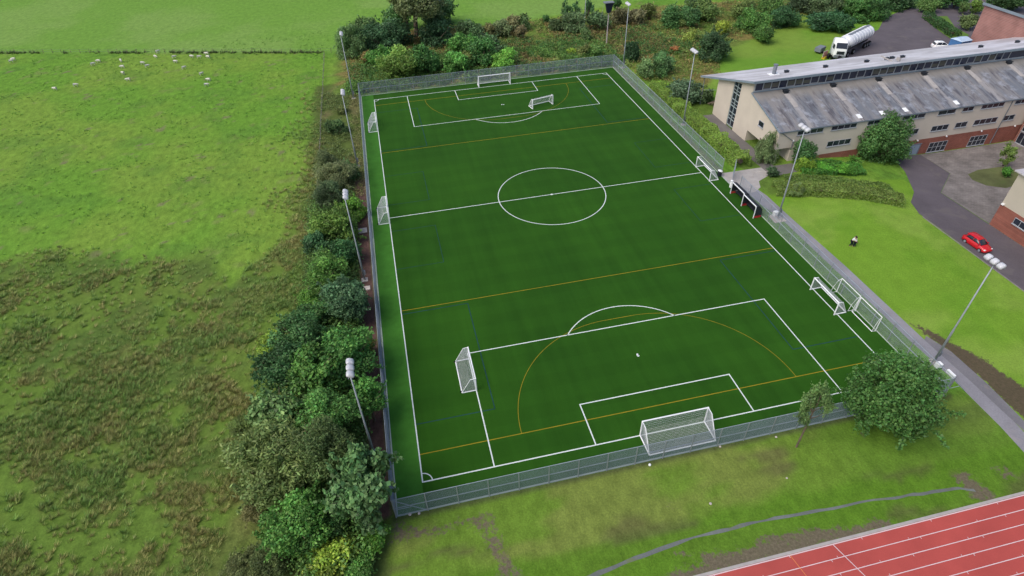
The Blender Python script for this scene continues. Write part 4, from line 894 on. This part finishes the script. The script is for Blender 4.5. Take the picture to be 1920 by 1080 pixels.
def crown_mesh(kind, v):
    key = (kind, v)
    if key in CROWN: return CROWN[key]
    sd = 100*v+{'big': 1, 'mid': 2, 'small': 3, 'willow': 4, 'coarse': 5, 'thin': 6, 'oak': 7}[kind]
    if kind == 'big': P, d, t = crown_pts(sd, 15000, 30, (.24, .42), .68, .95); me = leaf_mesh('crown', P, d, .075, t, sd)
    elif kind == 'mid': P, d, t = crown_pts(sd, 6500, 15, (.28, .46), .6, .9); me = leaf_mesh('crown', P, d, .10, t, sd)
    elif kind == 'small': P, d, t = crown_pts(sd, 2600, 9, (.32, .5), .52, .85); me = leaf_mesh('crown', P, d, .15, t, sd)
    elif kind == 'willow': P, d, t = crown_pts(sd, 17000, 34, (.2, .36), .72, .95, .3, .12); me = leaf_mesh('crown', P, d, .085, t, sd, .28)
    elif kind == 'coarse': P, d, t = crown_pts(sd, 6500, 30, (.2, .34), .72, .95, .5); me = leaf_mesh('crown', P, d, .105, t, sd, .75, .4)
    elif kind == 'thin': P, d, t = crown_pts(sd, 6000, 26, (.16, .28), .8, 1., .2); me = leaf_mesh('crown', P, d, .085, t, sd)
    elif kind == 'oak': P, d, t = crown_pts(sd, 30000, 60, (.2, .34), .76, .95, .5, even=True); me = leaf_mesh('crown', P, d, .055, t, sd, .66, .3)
    CROWN[key] = me; return me
def limbs(parent, base_z, cz, rx, rz, r0, seed, bark=BARK):
    q = random.Random(seed); m = MB(); top = (q.uniform(-.1, .1)*rx, q.uniform(-.1, .1)*rx, cz+rz*.5)
    m.tube([(0, 0, base_z), (top[0]*.3, top[1]*.3, base_z+(cz-base_z)*.5), (top[0]*.6, top[1]*.6, cz), top], [r0, r0*.8, r0*.5, r0*.15], 8)
    for i in range(7):
        a = i*2.4+q.uniform(-.3, .3); z0 = cz-rz*q.uniform(.2, .8); f = q.uniform(.5, .75); rr = q.uniform(.2, .35)
        m.tube([(top[0]*.4, top[1]*.4, z0), (math.cos(a)*rx*f*.5, math.sin(a)*rx*f*.5, z0+rz*.3), (math.cos(a)*rx*f, math.sin(a)*rx*f, z0+rz*.7)], [r0*rr*1.4, r0*rr, r0*.08], 5)
    return m.build('trunk', bark, parent)
VI = {}
GAIN = {'trees in the belt left of the pitch': 1.12, 'trees and bushes beyond the far fence': 1.3, 'trees round the rear lawn and car park': 1.22}
def plant(name, label, cat, px, py, rpx, h=None, col=(.05, .11, .03), kind='mid', group=None, rzf=.9, ex=None, trunk=True, xy=None):
    """px,py: where the crown's middle stands in the view; rpx its half width; h total height in metres (None: a bush resting on the ground)"""
    zc = 2.; ex = ex or (rnd.uniform(.88, 1.14) if kind not in ('oak', 'thin') else 1.)
    for _ in range(6):
        if xy: x, y = xy; z = float(gz(x, y))
        else: x, y, z = atg(px, py, zc)
        rx = rpx*GAIN.get(group, 1)*depth(x, y, z+zc)/F; rz = rx*rzf; zc = (h-rz) if h else rz*.8
        zc = max(zc, rz*.55)
    o = thing(name, label, cat, (x, y, z), rnd.uniform(0, 6.28), group)
    v = VI.get(kind, 0); VI[kind] = v+1; nv = {'big': 5, 'mid': 6, 'small': 5, 'willow': 3, 'coarse': 3, 'thin': 3, 'oak': 1}[kind]
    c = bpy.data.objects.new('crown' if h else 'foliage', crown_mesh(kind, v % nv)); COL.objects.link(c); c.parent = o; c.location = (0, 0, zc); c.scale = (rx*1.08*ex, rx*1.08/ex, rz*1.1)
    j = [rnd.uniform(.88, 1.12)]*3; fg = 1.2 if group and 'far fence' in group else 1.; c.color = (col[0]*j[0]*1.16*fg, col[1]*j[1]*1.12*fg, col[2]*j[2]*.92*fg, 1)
    if h: limbs(o, 0, zc, rx, rz, max(.06, rx*.07), v+int(px))
    else:
        m = MB(); q = random.Random(int(px))
        for i in range(4): a = i*1.6+q.random(); m.tube([(0, 0, 0), (math.cos(a)*rx*.3, math.sin(a)*rx*.3, zc), (math.cos(a)*rx*.5, math.sin(a)*rx*.5, zc+rz*.3)], [rx*.04, rx*.03, rx*.01], 4)
        m.build('stem', BARK, o)
    return o
DG, MG, LG, YG, OL, GG_, BR, HO = (.030, .068, .022), (.045, .105, .026), (.075, .15, .032), (.13, .18, .03), (.085, .105, .038), (.062, .10, .050), (.12, .095, .045), (.022, .048, .024)
T = plant
# big tree and thin tree on the lower grass
T('broadleaf_tree', 'large round dark green tree at the near right corner of the fence', 'tree', 1682, 741, 88, 9.6, (.040, .088, .026), 'oak', rzf=.98)
T('sapling_tree', 'thin airy young tree in front of the near fence', 'tree', 1500, 765, 31, 10.0, (.075, .125, .05), 'thin', rzf=1.95, xy=at(1493, 838))
G1 = 'trees in the belt left of the pitch'
belt = [
 ('yellow green shrub at the bottom of the tree belt', 610, 1052, 52, 3.6, YG, 'mid', .8), ('bright mid green tree near the bottom of the belt', 556, 985, 62, 6, (.055, .12, .03), 'big', .8),
 ('tall dark glossy leaved tree overhanging the near left fence', 672, 915, 76, 9.5, (.050, .095, .040), 'coarse', .95), ('wide olive willow on the left side of the belt', 525, 868, 92, 8.5, (.082, .112, .042), 'willow', .8),
 ('darker olive willow behind the wide one', 612, 838, 62, 9, (.06, .09, .035), 'willow', .9),
 ('pale leaved sycamore left of the near lamp mast', 520, 775, 60, 7.5, (.078, .135, .05), 'coarse', .8), ('mid green tree below the near lamp heads', 605, 775, 56, 8, (.05, .11, .03), 'big', .8),
 ('green bush between near lamp mast and fence', 690, 745, 38, 6.5, (.05, .115, .028), 'mid', 1.0), ('dark rounded tree on the left of the big clump', 530, 690, 50, 7.5, (.038, .085, .035), 'big', .9),
 ('light topped green tree in the big clump', 590, 685, 46, 9, (.058, .125, .03), 'coarse', .9), ('broad mid green tree beside the soil strip', 645, 665, 58, 8, (.045, .105, .028), 'big', .8),
 ('dark tree at the top of the big clump', 560, 632, 48, 7, (.036, .08, .03), 'big', .8), ('yellowish bush on the meadow edge of the clump', 505, 640, 26, 3, (.11, .16, .03), 'mid', .8),
 ('blue green tree beside the left mast foot', 650, 560, 46, 6.5, (.045, .088, .048), 'big', .85), ('dark green shrub below the blue green tree', 600, 590, 36, 5, DG, 'mid', .8),
 ('light green shrub below the blue green tree on the meadow side', 585, 565, 28, 4, LG, 'mid', .9), ('small lush tree with pale top beside the old fence', 612, 510, 36, 5.5, (.06, .12, .03), 'big', .9),
 ('dark shrub right of the lush tree', 648, 470, 30, 4.5, (.028, .072, .028), 'mid', .9), ('blue green shrub beside the old fence', 600, 455, 28, 4.5, (.035, .08, .038), 'mid', 1.0),
 ('olive yellow tree beside the halfway line end', 625, 420, 42, 6, (.075, .125, .03), 'big', .8), ('bright green shrub under the second lamp head', 662, 395, 25, 4, (.075, .15, .025), 'mid', 1.),
 ('grey green tree behind the second lamp head', 617, 365, 30, 6, (.05, .078, .042), 'willow', 1.), ('brownish willow scrub beyond the second lamp head', 632, 330, 34, 5, (.08, .095, .05), 'willow', .8),
 ('pale grey green willow scrub halfway up the belt', 612, 305, 26, 4, (.085, .11, .055), 'willow', .9), ('dark small shrub at the top of the willow scrub', 655, 318, 20, 3.6, (.045, .085, .035), 'mid', 1.),
 ('small rounded bush by the upper left fence', 630, 240, 19, 3.6, (.055, .095, .04), 'mid', 1.0), ('low scrubby bush near the far left mast', 640, 205, 14, 1.8, OL, 'small', .7),
 ('dark olive scrub at the lower left of the belt', 505, 1045, 40, 3.2, (.055, .075, .03), 'willow', .7), ('grey olive scrub at the bottom edge of the belt', 455, 1065, 40, 2.4, (.07, .085, .035), 'willow', .6),
 ('low bright bush right of the belt near the fence corner', 702, 1005, 34, 2.6, (.065, .14, .025), 'mid', .7), ('low green bush at the bottom right of the belt', 670, 1065, 34, 2.2, (.05, .11, .025), 'mid', .6),
 ('brown twiggy scrub left of the bright green tree', 480, 940, 34, 3.2, (.08, .08, .038), 'willow', .8), ('dark undergrowth between the glossy tree and the bright tree', 620, 985, 34, 3.5, DG, 'mid', .8),
 ('greenish scrub on the meadow side of the willow', 455, 800, 26, 2.6, (.075, .105, .035), 'willow', .8), ('grassy yellow bush beside the soil strip', 690, 655, 18, 2.4, (.11, .14, .04), 'small', 1.2)]
for l, px, py, r, h, c, k, f in belt: T('belt_tree', l, 'tree', px, py, r, h, c, k, G1, f)
G2 = 'trees and bushes beyond the far fence'
far_ = [
 ('big old tree with a tall bare trunk and spreading top', 772, -4, 52, 17, (.066, .084, .040), 'big', .66), ('dark crown right of the old tree', 817, 22, 25, 9, (.03, .06, .03), 'big', 1.2),
 ('broad dark holly left of the old tree', 722, 72, 37, 6, HO, 'big', .75), ('dark holly right of the old tree foot', 818, 68, 28, 5, HO, 'mid', .8), ('mid green tree behind the dark holly', 742, 32, 26, 8, (.04, .08, .032), 'mid', 1.),
 ('grey green willow at the end of the meadow fence', 660, 82, 26, 5, (.06, .10, .045), 'willow', 1.2), ('small olive tree above the dark holly', 690, 52, 20, 5.5, (.05, .085, .035), 'mid', 1.),
 ('yellow topped rounded bush behind the far left fence', 752, 118, 36, 3.8, (.075, .12, .03), 'big', .7), ('green bush left of the yellow topped bush', 712, 105, 22, 3, MG, 'mid', .8), ('low brown bush near the far left corner', 690, 108, 15, 2, BR, 'small', .8),
 ('dark leafy bush behind the far fence, right of the yellow topped one', 798, 112, 28, 3.6, (.035, .08, .025), 'mid', .9), ('bright green bush left of the far goal', 850, 115, 24, 3.2, (.05, .115, .03), 'mid', .9), ('olive bush close behind the far goal', 876, 108, 17, 3, OL, 'small', 1.),
 ('dark green bush behind the far goal', 905, 100, 26, 3.4, (.036, .085, .027), 'mid', .9), ('bright lush bush right of the far goal', 945, 110, 22, 2.8, LG, 'mid', .8), ('blue green bush above the far goal', 915, 82, 22, 3, (.045, .08, .042), 'mid', .8), ('bushy green clump above the far goal to the left', 868, 82, 28, 3.4, MG, 'mid', .8),
 ('dark bush on the field edge right of the old tree', 880, 58, 24, 3.6, (.042, .075, .035), 'mid', .8), ('olive brown bush on the field edge', 915, 58, 16, 2.6, (.085, .085, .042), 'small', .9), ('greyish bush on the field edge', 945, 52, 18, 3, (.065, .085, .045), 'mid', .9),
 ('brown topped bush on the field edge', 962, 42, 15, 3, (.08, .08, .045), 'small', 1.), ('green bush on the field edge next to the brown topped one', 984, 42, 13, 2.4, (.05, .08, .035), 'small', 1.), ('round brownish bush inside the hedge line', 978, 60, 13, 2.6, (.09, .08, .05), 'small', 1.),
 ('small dark bush alone on the field edge', 1026, 36, 8, 2.4, DG, 'small', 1.), ('low dark bush left of the three young trees', 1042, 46, 14, 2.4, (.05, .075, .035), 'small', .9), ('dark bush under the thin pale pole', 1075, 44, 22, 3, (.045, .07, .036), 'mid', .8),
 ('first of three young trees on the field edge', 1060, 18, 10, 6, (.045, .09, .04), 'thin', 1.3), ('second of three young trees on the field edge', 1078, 20, 9, 5.5, (.045, .09, .04), 'thin', 1.3), ('young tree right of the thin pale pole', 1104, 16, 9, 6, (.04, .085, .04), 'thin', 1.4),
 ('dark shrub left of the funnel topped mast', 1122, 38, 18, 3, (.04, .068, .034), 'small', 1.), ('brownish shrub right of the funnel topped mast', 1160, 30, 18, 2.8, (.075, .075, .045), 'small', .9), ('upright dark shrub behind the funnel topped mast', 1158, 8, 9, 4, DG, 'small', 1.2), ('grey brown shrub by the far right lamp head', 1192, 30, 17, 2.6, (.08, .08, .05), 'small', .9),
 ('olive shrub right of the far right mast top', 1218, 20, 17, 2.6, OL, 'small', .9), ('bright olive bush beyond the far fence centre', 1072, 96, 8, 1.8, YG, 'small', .9), ('round olive bush by the far fence centre right', 1092, 96, 13, 2., OL, 'small', .9), ('green bush at the foot of the funnel topped mast', 1115, 95, 14, 2, (.06, .11, .035), 'small', .9), ('small bush on the bracken slope', 1098, 66, 12, 2, (.045, .075, .03), 'small', 1.),
 ('narrow dark conifer beside the far right mast', 1184, 98, 15, 5, HO, 'small', 1.5), ('dark hedgerow tree above the far right slope', 1262, 30, 22, 3.6, (.035, .075, .028), 'mid', .8), ('dark twin tree on the far right slope', 1291, 30, 20, 3.6, (.030, .065, .026), 'mid', .9), ('pale olive shrub below the twin trees', 1277, 42, 9, 2, (.08, .11, .04), 'small', 1.),
 ('tall olive shrub near the top edge', 1325, 18, 22, 3.4, (.065, .10, .035), 'mid', .9), ('grey green shrub near the top edge', 1308, 6, 18, 3.4, (.045, .075, .035), 'mid', .9), ('yellow green shrub on the slope', 1295, 68, 13, 2, (.12, .15, .04), 'small', .9), ('yellow bush right of the twin trees', 1352, 52, 12, 2.2, (.13, .16, .03), 'small', 1.2),
 ('dark round tree behind the third right mast', 1339, 90, 27, 5, (.028, .055, .028), 'big', .95), ('small russet bush on the bracken slope by the grey tree', 1262, 92, 9, 1.4, (.16, .07, .04), 'small', .7), ('rounded grey green tree by the far right corner', 1243, 115, 19, 4, (.05, .095, .042), 'mid', 1.05), ('pale grey bush right of the far corner', 1212, 130, 17, 3, (.07, .11, .05), 'mid', .9),
 ('low green bush below the grey tree', 1241, 138, 12, 2, (.045, .09, .035), 'small', .9), ('bright grassy bush by the upper right fence', 1240, 160, 12, 1.2, (.11, .18, .03), 'small', .7), ('dark grey bush in front of the gable overhang', 1285, 170, 30, 3, (.040, .065, .042), 'mid', .7), ('dark bush touching the gable wall', 1322, 180, 16, 2.4, (.045, .07, .035), 'small', .8)]
for l, px, py, r, h, c, k, f in far_: T('hedgerow_tree' if h > 4.5 else 'bush', l, 'tree' if h > 4.5 else 'bush', px, py, r, h if h > 4.5 else None, c, k, G2, f)
G3 = 'trees round the rear lawn and car park'
rear = [
 ('mid green tree at the left end of the rear lawn', 1412, 42, 26, 5, (.045, .095, .026), 'big', .9), ('low spreading tree standing on the rear lawn', 1434, 62, 20, 3.6, (.05, .10, .028), 'mid', .8), ('pale leaved tree left above the rear lawn', 1445, 12, 22, 5, (.055, .105, .032), 'mid', .9),
 ('dark round tree above the rear lawn', 1472, 34, 24, 5.5, (.030, .072, .032), 'big', .9), ('olive tree on the slope above the rear lawn', 1395, 20, 20, 4, (.07, .10, .035), 'mid', .9), ('dark green bank of shrubs left of the lorry, left part', 1535, 38, 27, 3.4, (.028, .075, .035), 'mid', .65),
 ('dark green bank of shrubs left of the lorry, right part', 1575, 42, 26, 3, (.028, .075, .034), 'mid', .65), ('dull brown green tree behind the shrub bank', 1545, 12, 30, 6, (.045, .068, .036), 'big', .8), ('grey dark tree at the top edge above the rear lawn', 1508, 4, 26, 6, (.034, .055, .032), 'big', .8),
 ('leafy green tree behind the lorry', 1612, 18, 30, 6, (.040, .09, .028), 'big', .8), ('green tree above the lorry tank, right side', 1642, 18, 26, 5, (.036, .08, .03), 'big', .75), ('olive tree top above the lorry', 1590, 0, 24, 7, (.05, .085, .03), 'mid', .9), ('dark hedge tree left of the car park road', 1672, 2, 24, 5, (.03, .065, .028), 'mid', .8),
 ('round clipped green tree standing in the car park hedge', 1742, 10, 17, 5, (.06, .105, .035), 'mid', .95), ('small tree at the left of the planted bed by the hall', 1809, 15, 11, 3.5, (.06, .10, .035), 'small', 1.1), ('yellow green tree touching the brick hall', 1834, 12, 11, 4, (.08, .13, .03), 'small', 1.2), ('pale round bush beside the brick hall', 1818, 42, 15, 3, (.075, .105, .045), 'mid', .9),
 ('dark tree behind the top of the car park', 1700, 0, 20, 5, (.03, .065, .028), 'mid', .8), ('dark hedge behind the far car park, left part', 1765, 2, 20, 3, (.032, .075, .026), 'small', .7), ('dark hedge behind the far car park, right part', 1795, -2, 22, 3, (.032, .075, .026), 'small', .7), ('dark hedge behind the brick hall', 1890, 0, 30, 3.5, (.032, .065, .026), 'mid', .6)]
for l, px, py, r, h, c, k, f in rear: T('parkland_tree' if h > 4.5 else 'bush', l, 'tree' if h > 4.5 else 'bush', px, py, r, h if h > 4.5 else None, c, k, G3, f)
G4 = 'trees between the pitch and the school'
sch = [
 ('airy grey green willow in front of the gable porch', 1436, 282, 27, 6.2, (.085, .12, .06), 'willow', 1.5), ('dark tree with bright lower leaves beside the second right mast', 1511, 282, 24, 5.5, (.038, .085, .032), 'mid', 1.1), ('bright yellow green shrub in front of the dark tree by the facade', 1508, 306, 19, 3, (.12, .19, .03), 'mid', 1.1),
 ('big leafy tree before the long cream facade', 1656, 260, 50, 9.0, (.045, .095, .032), 'oak', 1.05), ('spiky pale shrub in the clipped hedge', 1497, 357, 17, None, (.10, .14, .06), 'thin', .8), ('low green shrubs left of the leafy facade tree', 1604, 300, 14, None, (.07, .15, .03), 'small', .8),
 ('small light tree on the round planted island', 1893, 288, 17, 4.4, (.08, .12, .035), 'thin', 1.1), ('bright green bush on the round planted island', 1889, 322, 14, None, (.05, .13, .025), 'small', .8), ('dark low shrub behind the handrail', 1452, 322, 16, None, (.03, .055, .028), 'small', .7),
 ('low lush groundcover bush by the facade, left', 1545, 312, 20, None, (.065, .17, .025), 'mid', .5), ('low lush groundcover bush by the facade, right', 1580, 318, 20, None, (.07, .17, .025), 'mid', .5), ('small yellow green bush at the end of the clipped hedge', 1634, 352, 16, None, (.12, .18, .035), 'small', .5)]
for l, px, py, r, h, c, k, f in sch: T('garden_tree' if h else 'shrub', l, 'tree' if h else 'shrub', px, py, r, h, c, k, G4, f)
# hedges: leaves over a boxy core along a line
def hedge(label, pts, wd, h, col, dens=330, ls=.22, seed=5, name='hedge', rag=.6):
    r = np.random.default_rng(seed); P = []; N = []; core = MB()
    for (xa, ya), (xb, yb) in zip(pts, pts[1:]):
        L_ = math.hypot(xb-xa, yb-ya); n = int(dens*L_*(wd+2*h)/3); ux, uy = (xb-xa)/L_, (yb-ya)/L_; nxx, nyy = -uy, ux
        s = r.uniform(-.3, L_+.3, n); q = r.uniform(-h, wd+h, n)
        w_ = np.clip(q, 0, wd)-wd/2; z = np.where(q < 0, h+q, np.where(q > wd, h-(q-wd), h)); k = (vnoise(s+xa*3, q+5, 1.3, seed)-.5)*rag
        z = np.maximum(z*(1+k*.35), .05); w_ = w_*(1+k)+r.normal(0, .07, n); z = z+r.normal(0, .06, n)
        P.append(np.stack([xa+ux*s+nxx*w_, ya+uy*s+nyy*w_, z], 1)); nz = (q >= 0) & (q <= wd); sd_ = np.where(nz, 0, np.sign(w_)); N.append(np.stack([nxx*sd_, nyy*sd_, nz*1.], 1))
        core.tube([(xa*.86+xb*.14, ya*.86+yb*.14, h*.4), (xb*.86+xa*.14, yb*.86+ya*.14, h*.4)], h*.2, 6)
    P = np.concatenate(P); N = np.concatenate(N); gzv = gz(P[:, 0], P[:, 1]); P[:, 2] += gzv
    me = leaf_mesh('foliage', P, N, ls, .8+.45*vnoise(P[:, 0], P[:, 1], 1.7, seed+1), seed, .65, .3)
    x0, y0 = pts[0]; z0 = float(gz(x0, y0)); t = thing(name, label, 'hedge', (x0, y0, z0)); o = bpy.data.objects.new('foliage', me); COL.objects.link(o); o.parent = t; o.location = (-x0, -y0, -z0); o.color = (*col, 1)
    core.v = [(a-x0, b-y0, c+float(gz(a, b))-z0) for a, b, c in core.v]; core.build('branches', BARK, t); return t
hedge('yellow green hedge between the upper right fence and the school path', [(34.3, 36), (34.5, 24), (34.9, 12), (35.1, 4), (35.2, -.3)], 2.9, 2.1, (.115, .170, .030), seed=11)
hedge('clipped hedge with yellowish top below the school facade', [(36.4, -9.2), (41, -10.6), (46, -12.4), (51, -14.6), (54.6, -16.8)], 3.0, 1.2, (.095, .130, .028), seed=12, rag=.25)
hedge('lush green groundcover bed behind the clipped hedge', [(44.5, -3.4), (50, -4.4), (55.5, -5.6)], 4.2, .7, (.045, .115, .018), seed=13, name='planting_bed')
hedge('olive planting bed running between the clipped hedge and the facade shrubs', [(40, -6.9), (45, -8.4), (51, -10.6), (56, -12.6)], 3.4, .45, (.070, .105, .022), seed=15, name='planting_bed')
hedge('dark clipped hedge along the car park bed', [(126.6, 62.5), (124, 55), (121.5, 46.5)], 2.2, 1.6, (.028, .062, .018), 110, .34, 14)
# ground cover that nobody could count
def cover(name, n, area, col, size, zr_, seed, thresh=.5, sc=6, aspect=.5, up=.2, tone=(.7, 1.3), nb_=7, spread=.6, mask=None):
    r = np.random.default_rng(seed); x = r.uniform(area[0], area[1], n); y = r.uniform(area[2], area[3], n)
    k = fbm(x, y, sc, seed) > thresh
    if mask is not None: k &= mask(x, y)
    x, y = x[k], y[k]; n = len(x); hh = r.uniform(*zr_, n); tn = r.uniform(*tone, n)
    X = np.repeat(x, nb_)+r.normal(0, spread*.5, n*nb_); Y = np.repeat(y, nb_)+r.normal(0, spread*.5, n*nb_); Z = np.repeat(hh, nb_)*r.random(n*nb_)**.7
    P = np.stack([X, Y, gz(X, Y)+Z+.05], 1); N = np.stack([X-np.repeat(x, nb_), Y-np.repeat(y, nb_), np.full(n*nb_, .5)], 1)
    me = leaf_mesh(name, P, N, size, np.repeat(tn, nb_), seed, aspect, up); o = bpy.data.objects.new(name, me); COL.objects.link(o); o.color = (*col, 1); return tag(o, kind='stuff')
NBP = [(-34, 54.2), (33, 54.2), (35.5, 34), (41, 32), (52, 40), (60, 56), (72, 64), (100, 80), (100, 93), (62, 96), (30, 94), (0, 96), (-8, 99), (-33, 86)]
nbm = lambda x, y: poly_mask(x, y, NBP, .5) > .5
cover('bracken', 11000, (-34, 100, 32, 99), (.135, .105, .040), .34, (.3, 1.1), 201, .47, 7, .5, .4, mask=nbm)
cover('undergrowth', 9000, (-34, 100, 32, 99), (.10, .145, .032), .32, (.3, 1.0), 202, .42, 6, .55, .4, mask=nbm)
cover('undergrowth', 5500, (-34, 60, 54, 78), (.045, .095, .024), .36, (.4, 2.0), 203, .48, 6, .6, .4, mask=nbm)
cover('undergrowth', 6000, (-40.5, -33, -64, 10), (.06, .10, .026), .32, (.2, 1.3), 204, .36, 4, .5, .4)
cover('belt_undergrowth', 5200, (-39.5, -33.4, -58, 6), (.070, .125, .028), .30, (.6, 2.8), 207, .38, 5, .6, .4, nb_=12, spread=1.1)
cover('undergrowth', 1500, (-39.5, -33, 10, 60), (.075, .10, .03), .28, (.1, .8), 206, .47, 4, .5, .4)
# loose clumps of brush that fill the slope: each a scatter of leafy domes too many to count
def brush(name, n, area, col, rr, seed, thresh, sc):
    r = np.random.default_rng(seed); x = r.uniform(area[0], area[1], n); y = r.uniform(area[2], area[3], n); k = (fbm(x, y, sc, seed) > thresh) & nbm(x, y); x, y = x[k], y[k]; n = len(x); nl_ = 130
    R0 = r.uniform(*rr, n); d = r.normal(size=(n*nl_, 3)); d /= np.linalg.norm(d, axis=1)[:, None]; d[:, 2] = np.abs(d[:, 2]); R_ = np.repeat(R0, nl_)*(.65+.35*r.random(n*nl_))*(1+.25*np.sin(d[:, 0]*7+np.repeat(x, nl_)))
    P = np.stack([np.repeat(x, nl_), np.repeat(y, nl_), gz(np.repeat(x, nl_), np.repeat(y, nl_))], 1)+d*R_[:, None]*np.array([1, 1, .85])
    me = leaf_mesh(name, P, d, .32, np.repeat(r.uniform(.6, 1.4, n), nl_), seed, .62, .2); o = bpy.data.objects.new(name, me); COL.objects.link(o); o.color = (*col, 1); return tag(o, kind='stuff')
brush('brushwood', 1500, (-33, 34, 54.5, 72), (.066, .120, .026), (.7, 1.7), 501, .40, 8)
brush('brown_brushwood', 1500, (-20, 60, 60, 96), (.125, .100, .040), (.6, 1.3), 502, .48, 9)
brush('pale_brushwood', 1500, (-20, 100, 34, 96), (.115, .150, .040), (.6, 1.4), 503, .50, 7)
cover('undergrowth', 700, (-32.8, -31.2, 8, 60), (.12, .12, .045), .26, (.1, .5), 205, .4, 3, .4, .3)
# rush tussocks: fans of thin blades
def tussocks(name, xs, ys, hts, col, seed, nb_=24, wd=.024, drift=.3):
    r = np.random.default_rng(seed); n = len(xs); x = np.repeat(xs, nb_); y = np.repeat(ys, nb_); h = np.repeat(hts, nb_)*r.uniform(.5, 1.15, n*nb_)
    a = r.uniform(0, 2*np.pi, n*nb_); ln = r.uniform(.1, 1.0, n*nb_)*h; q = r.uniform(0, .22, n*nb_); bx = x+np.cos(a)*q; by = y+np.sin(a)*q; px_, py_ = -np.sin(a)*wd, np.cos(a)*wd
    lx, ly = drift*h, drift*.5*h; z0 = gz(bx, by)-.03
    V = np.stack([np.stack([bx-px_, by-py_, z0], 1), np.stack([bx+px_, by+py_, z0], 1), np.stack([bx+np.cos(a)*ln+lx+px_*.4, by+np.sin(a)*ln+ly+py_*.4, z0+h*.85], 1), np.stack([bx+np.cos(a)*ln+lx-px_*.4, by+np.sin(a)*ln+ly-py_*.4, z0+h*.85], 1)], 1).reshape(-1, 3)
    me = np_mesh(name, V, np.arange(4*len(x)).reshape(-1, 4), LEAF); t = me.attributes.new('tone', 'FLOAT', 'POINT'); t.data.foreach_set('value', np.repeat(np.repeat(r.uniform(.7, 1.3, n), nb_), 4).astype(np.float32))
    o = bpy.data.objects.new(name, me); COL.objects.link(o); o.color = (*col, 1); return tag(o, kind='stuff')
r = np.random.default_rng(77); N_ = 110000; tx = r.uniform(-95, -34, N_); ty = r.uniform(-80, 60, N_)
e2 = np.interp(tx, [-95, -79, -63, -55, -51, -46, -42, -39], [3, 3, -3, -5, -12, -5, 6, 22])+6*(fbm(tx, ty, 9, 41)-.5)+4*(fbm(tx, ty, 22, 1)-.5)
rs = fbm(tx, ty, 5.5, 61, 4, .6)+.10*(fbm(tx, ty, 22, 1)-.5); dn = .14+.86*sm((rs-.42)/.14)
dn = dn*sm((e2-ty)/5+.5)*(.5+.9*fbm(tx, ty, 1.6, 63, 2)); vg = sm((tx+47+8*(fbm(tx, ty, 12, 51)-.5)*2)/9)*sm((rs-.36)/.1)*.6*sm((62-ty)/25)
keep = (r.random(N_) < np.maximum(dn, vg)*.62) & (tx < -38.5-(ty+14)*.22*(ty < -14)*-1) & (tx < -37.5)
tx, ty = tx[keep], ty[keep]; hu = fbm(tx, ty, 6, 401)+r.normal(0, .12, len(tx))
for nm, k, cc, sd_ in (('rushes', hu < .44, (.098, .150, .034), 78), ('olive_rushes', (hu >= .44) & (hu < .60), (.135, .155, .045), 79), ('dry_rushes', hu >= .60, (.150, .142, .050), 82)):
    tussocks(nm, tx[k], ty[k], r.uniform(.2, .62, k.sum())*(.7+.6*fbm(tx[k], ty[k], 4, 403)), cc, sd_)
# short tufts in the grazed meadow and along the meadow fence
N_ = 9000; sx_ = r.uniform(-150, -38, N_); sy_ = r.uniform(-5, 105, N_); k = (fbm(sx_, sy_, 4, 301) > .5)
tussocks('grass_tufts', sx_[k], sy_[k], r.uniform(.08, .28, k.sum()), (.085, .16, .022), 80, 12, .04)
N_ = 700; sx_ = r.uniform(-150, -34, N_); sy_ = np.interp(sx_, [-150, FB[0]], [120.5, FB[1]])+r.normal(0, .4, N_); k = fbm(sx_, sy_, 6, 311) > .45
tussocks('fence_line_weeds', sx_[k], sy_[k], r.uniform(.2, .8, k.sum()), (.055, .078, .022), 81, 14, .05)
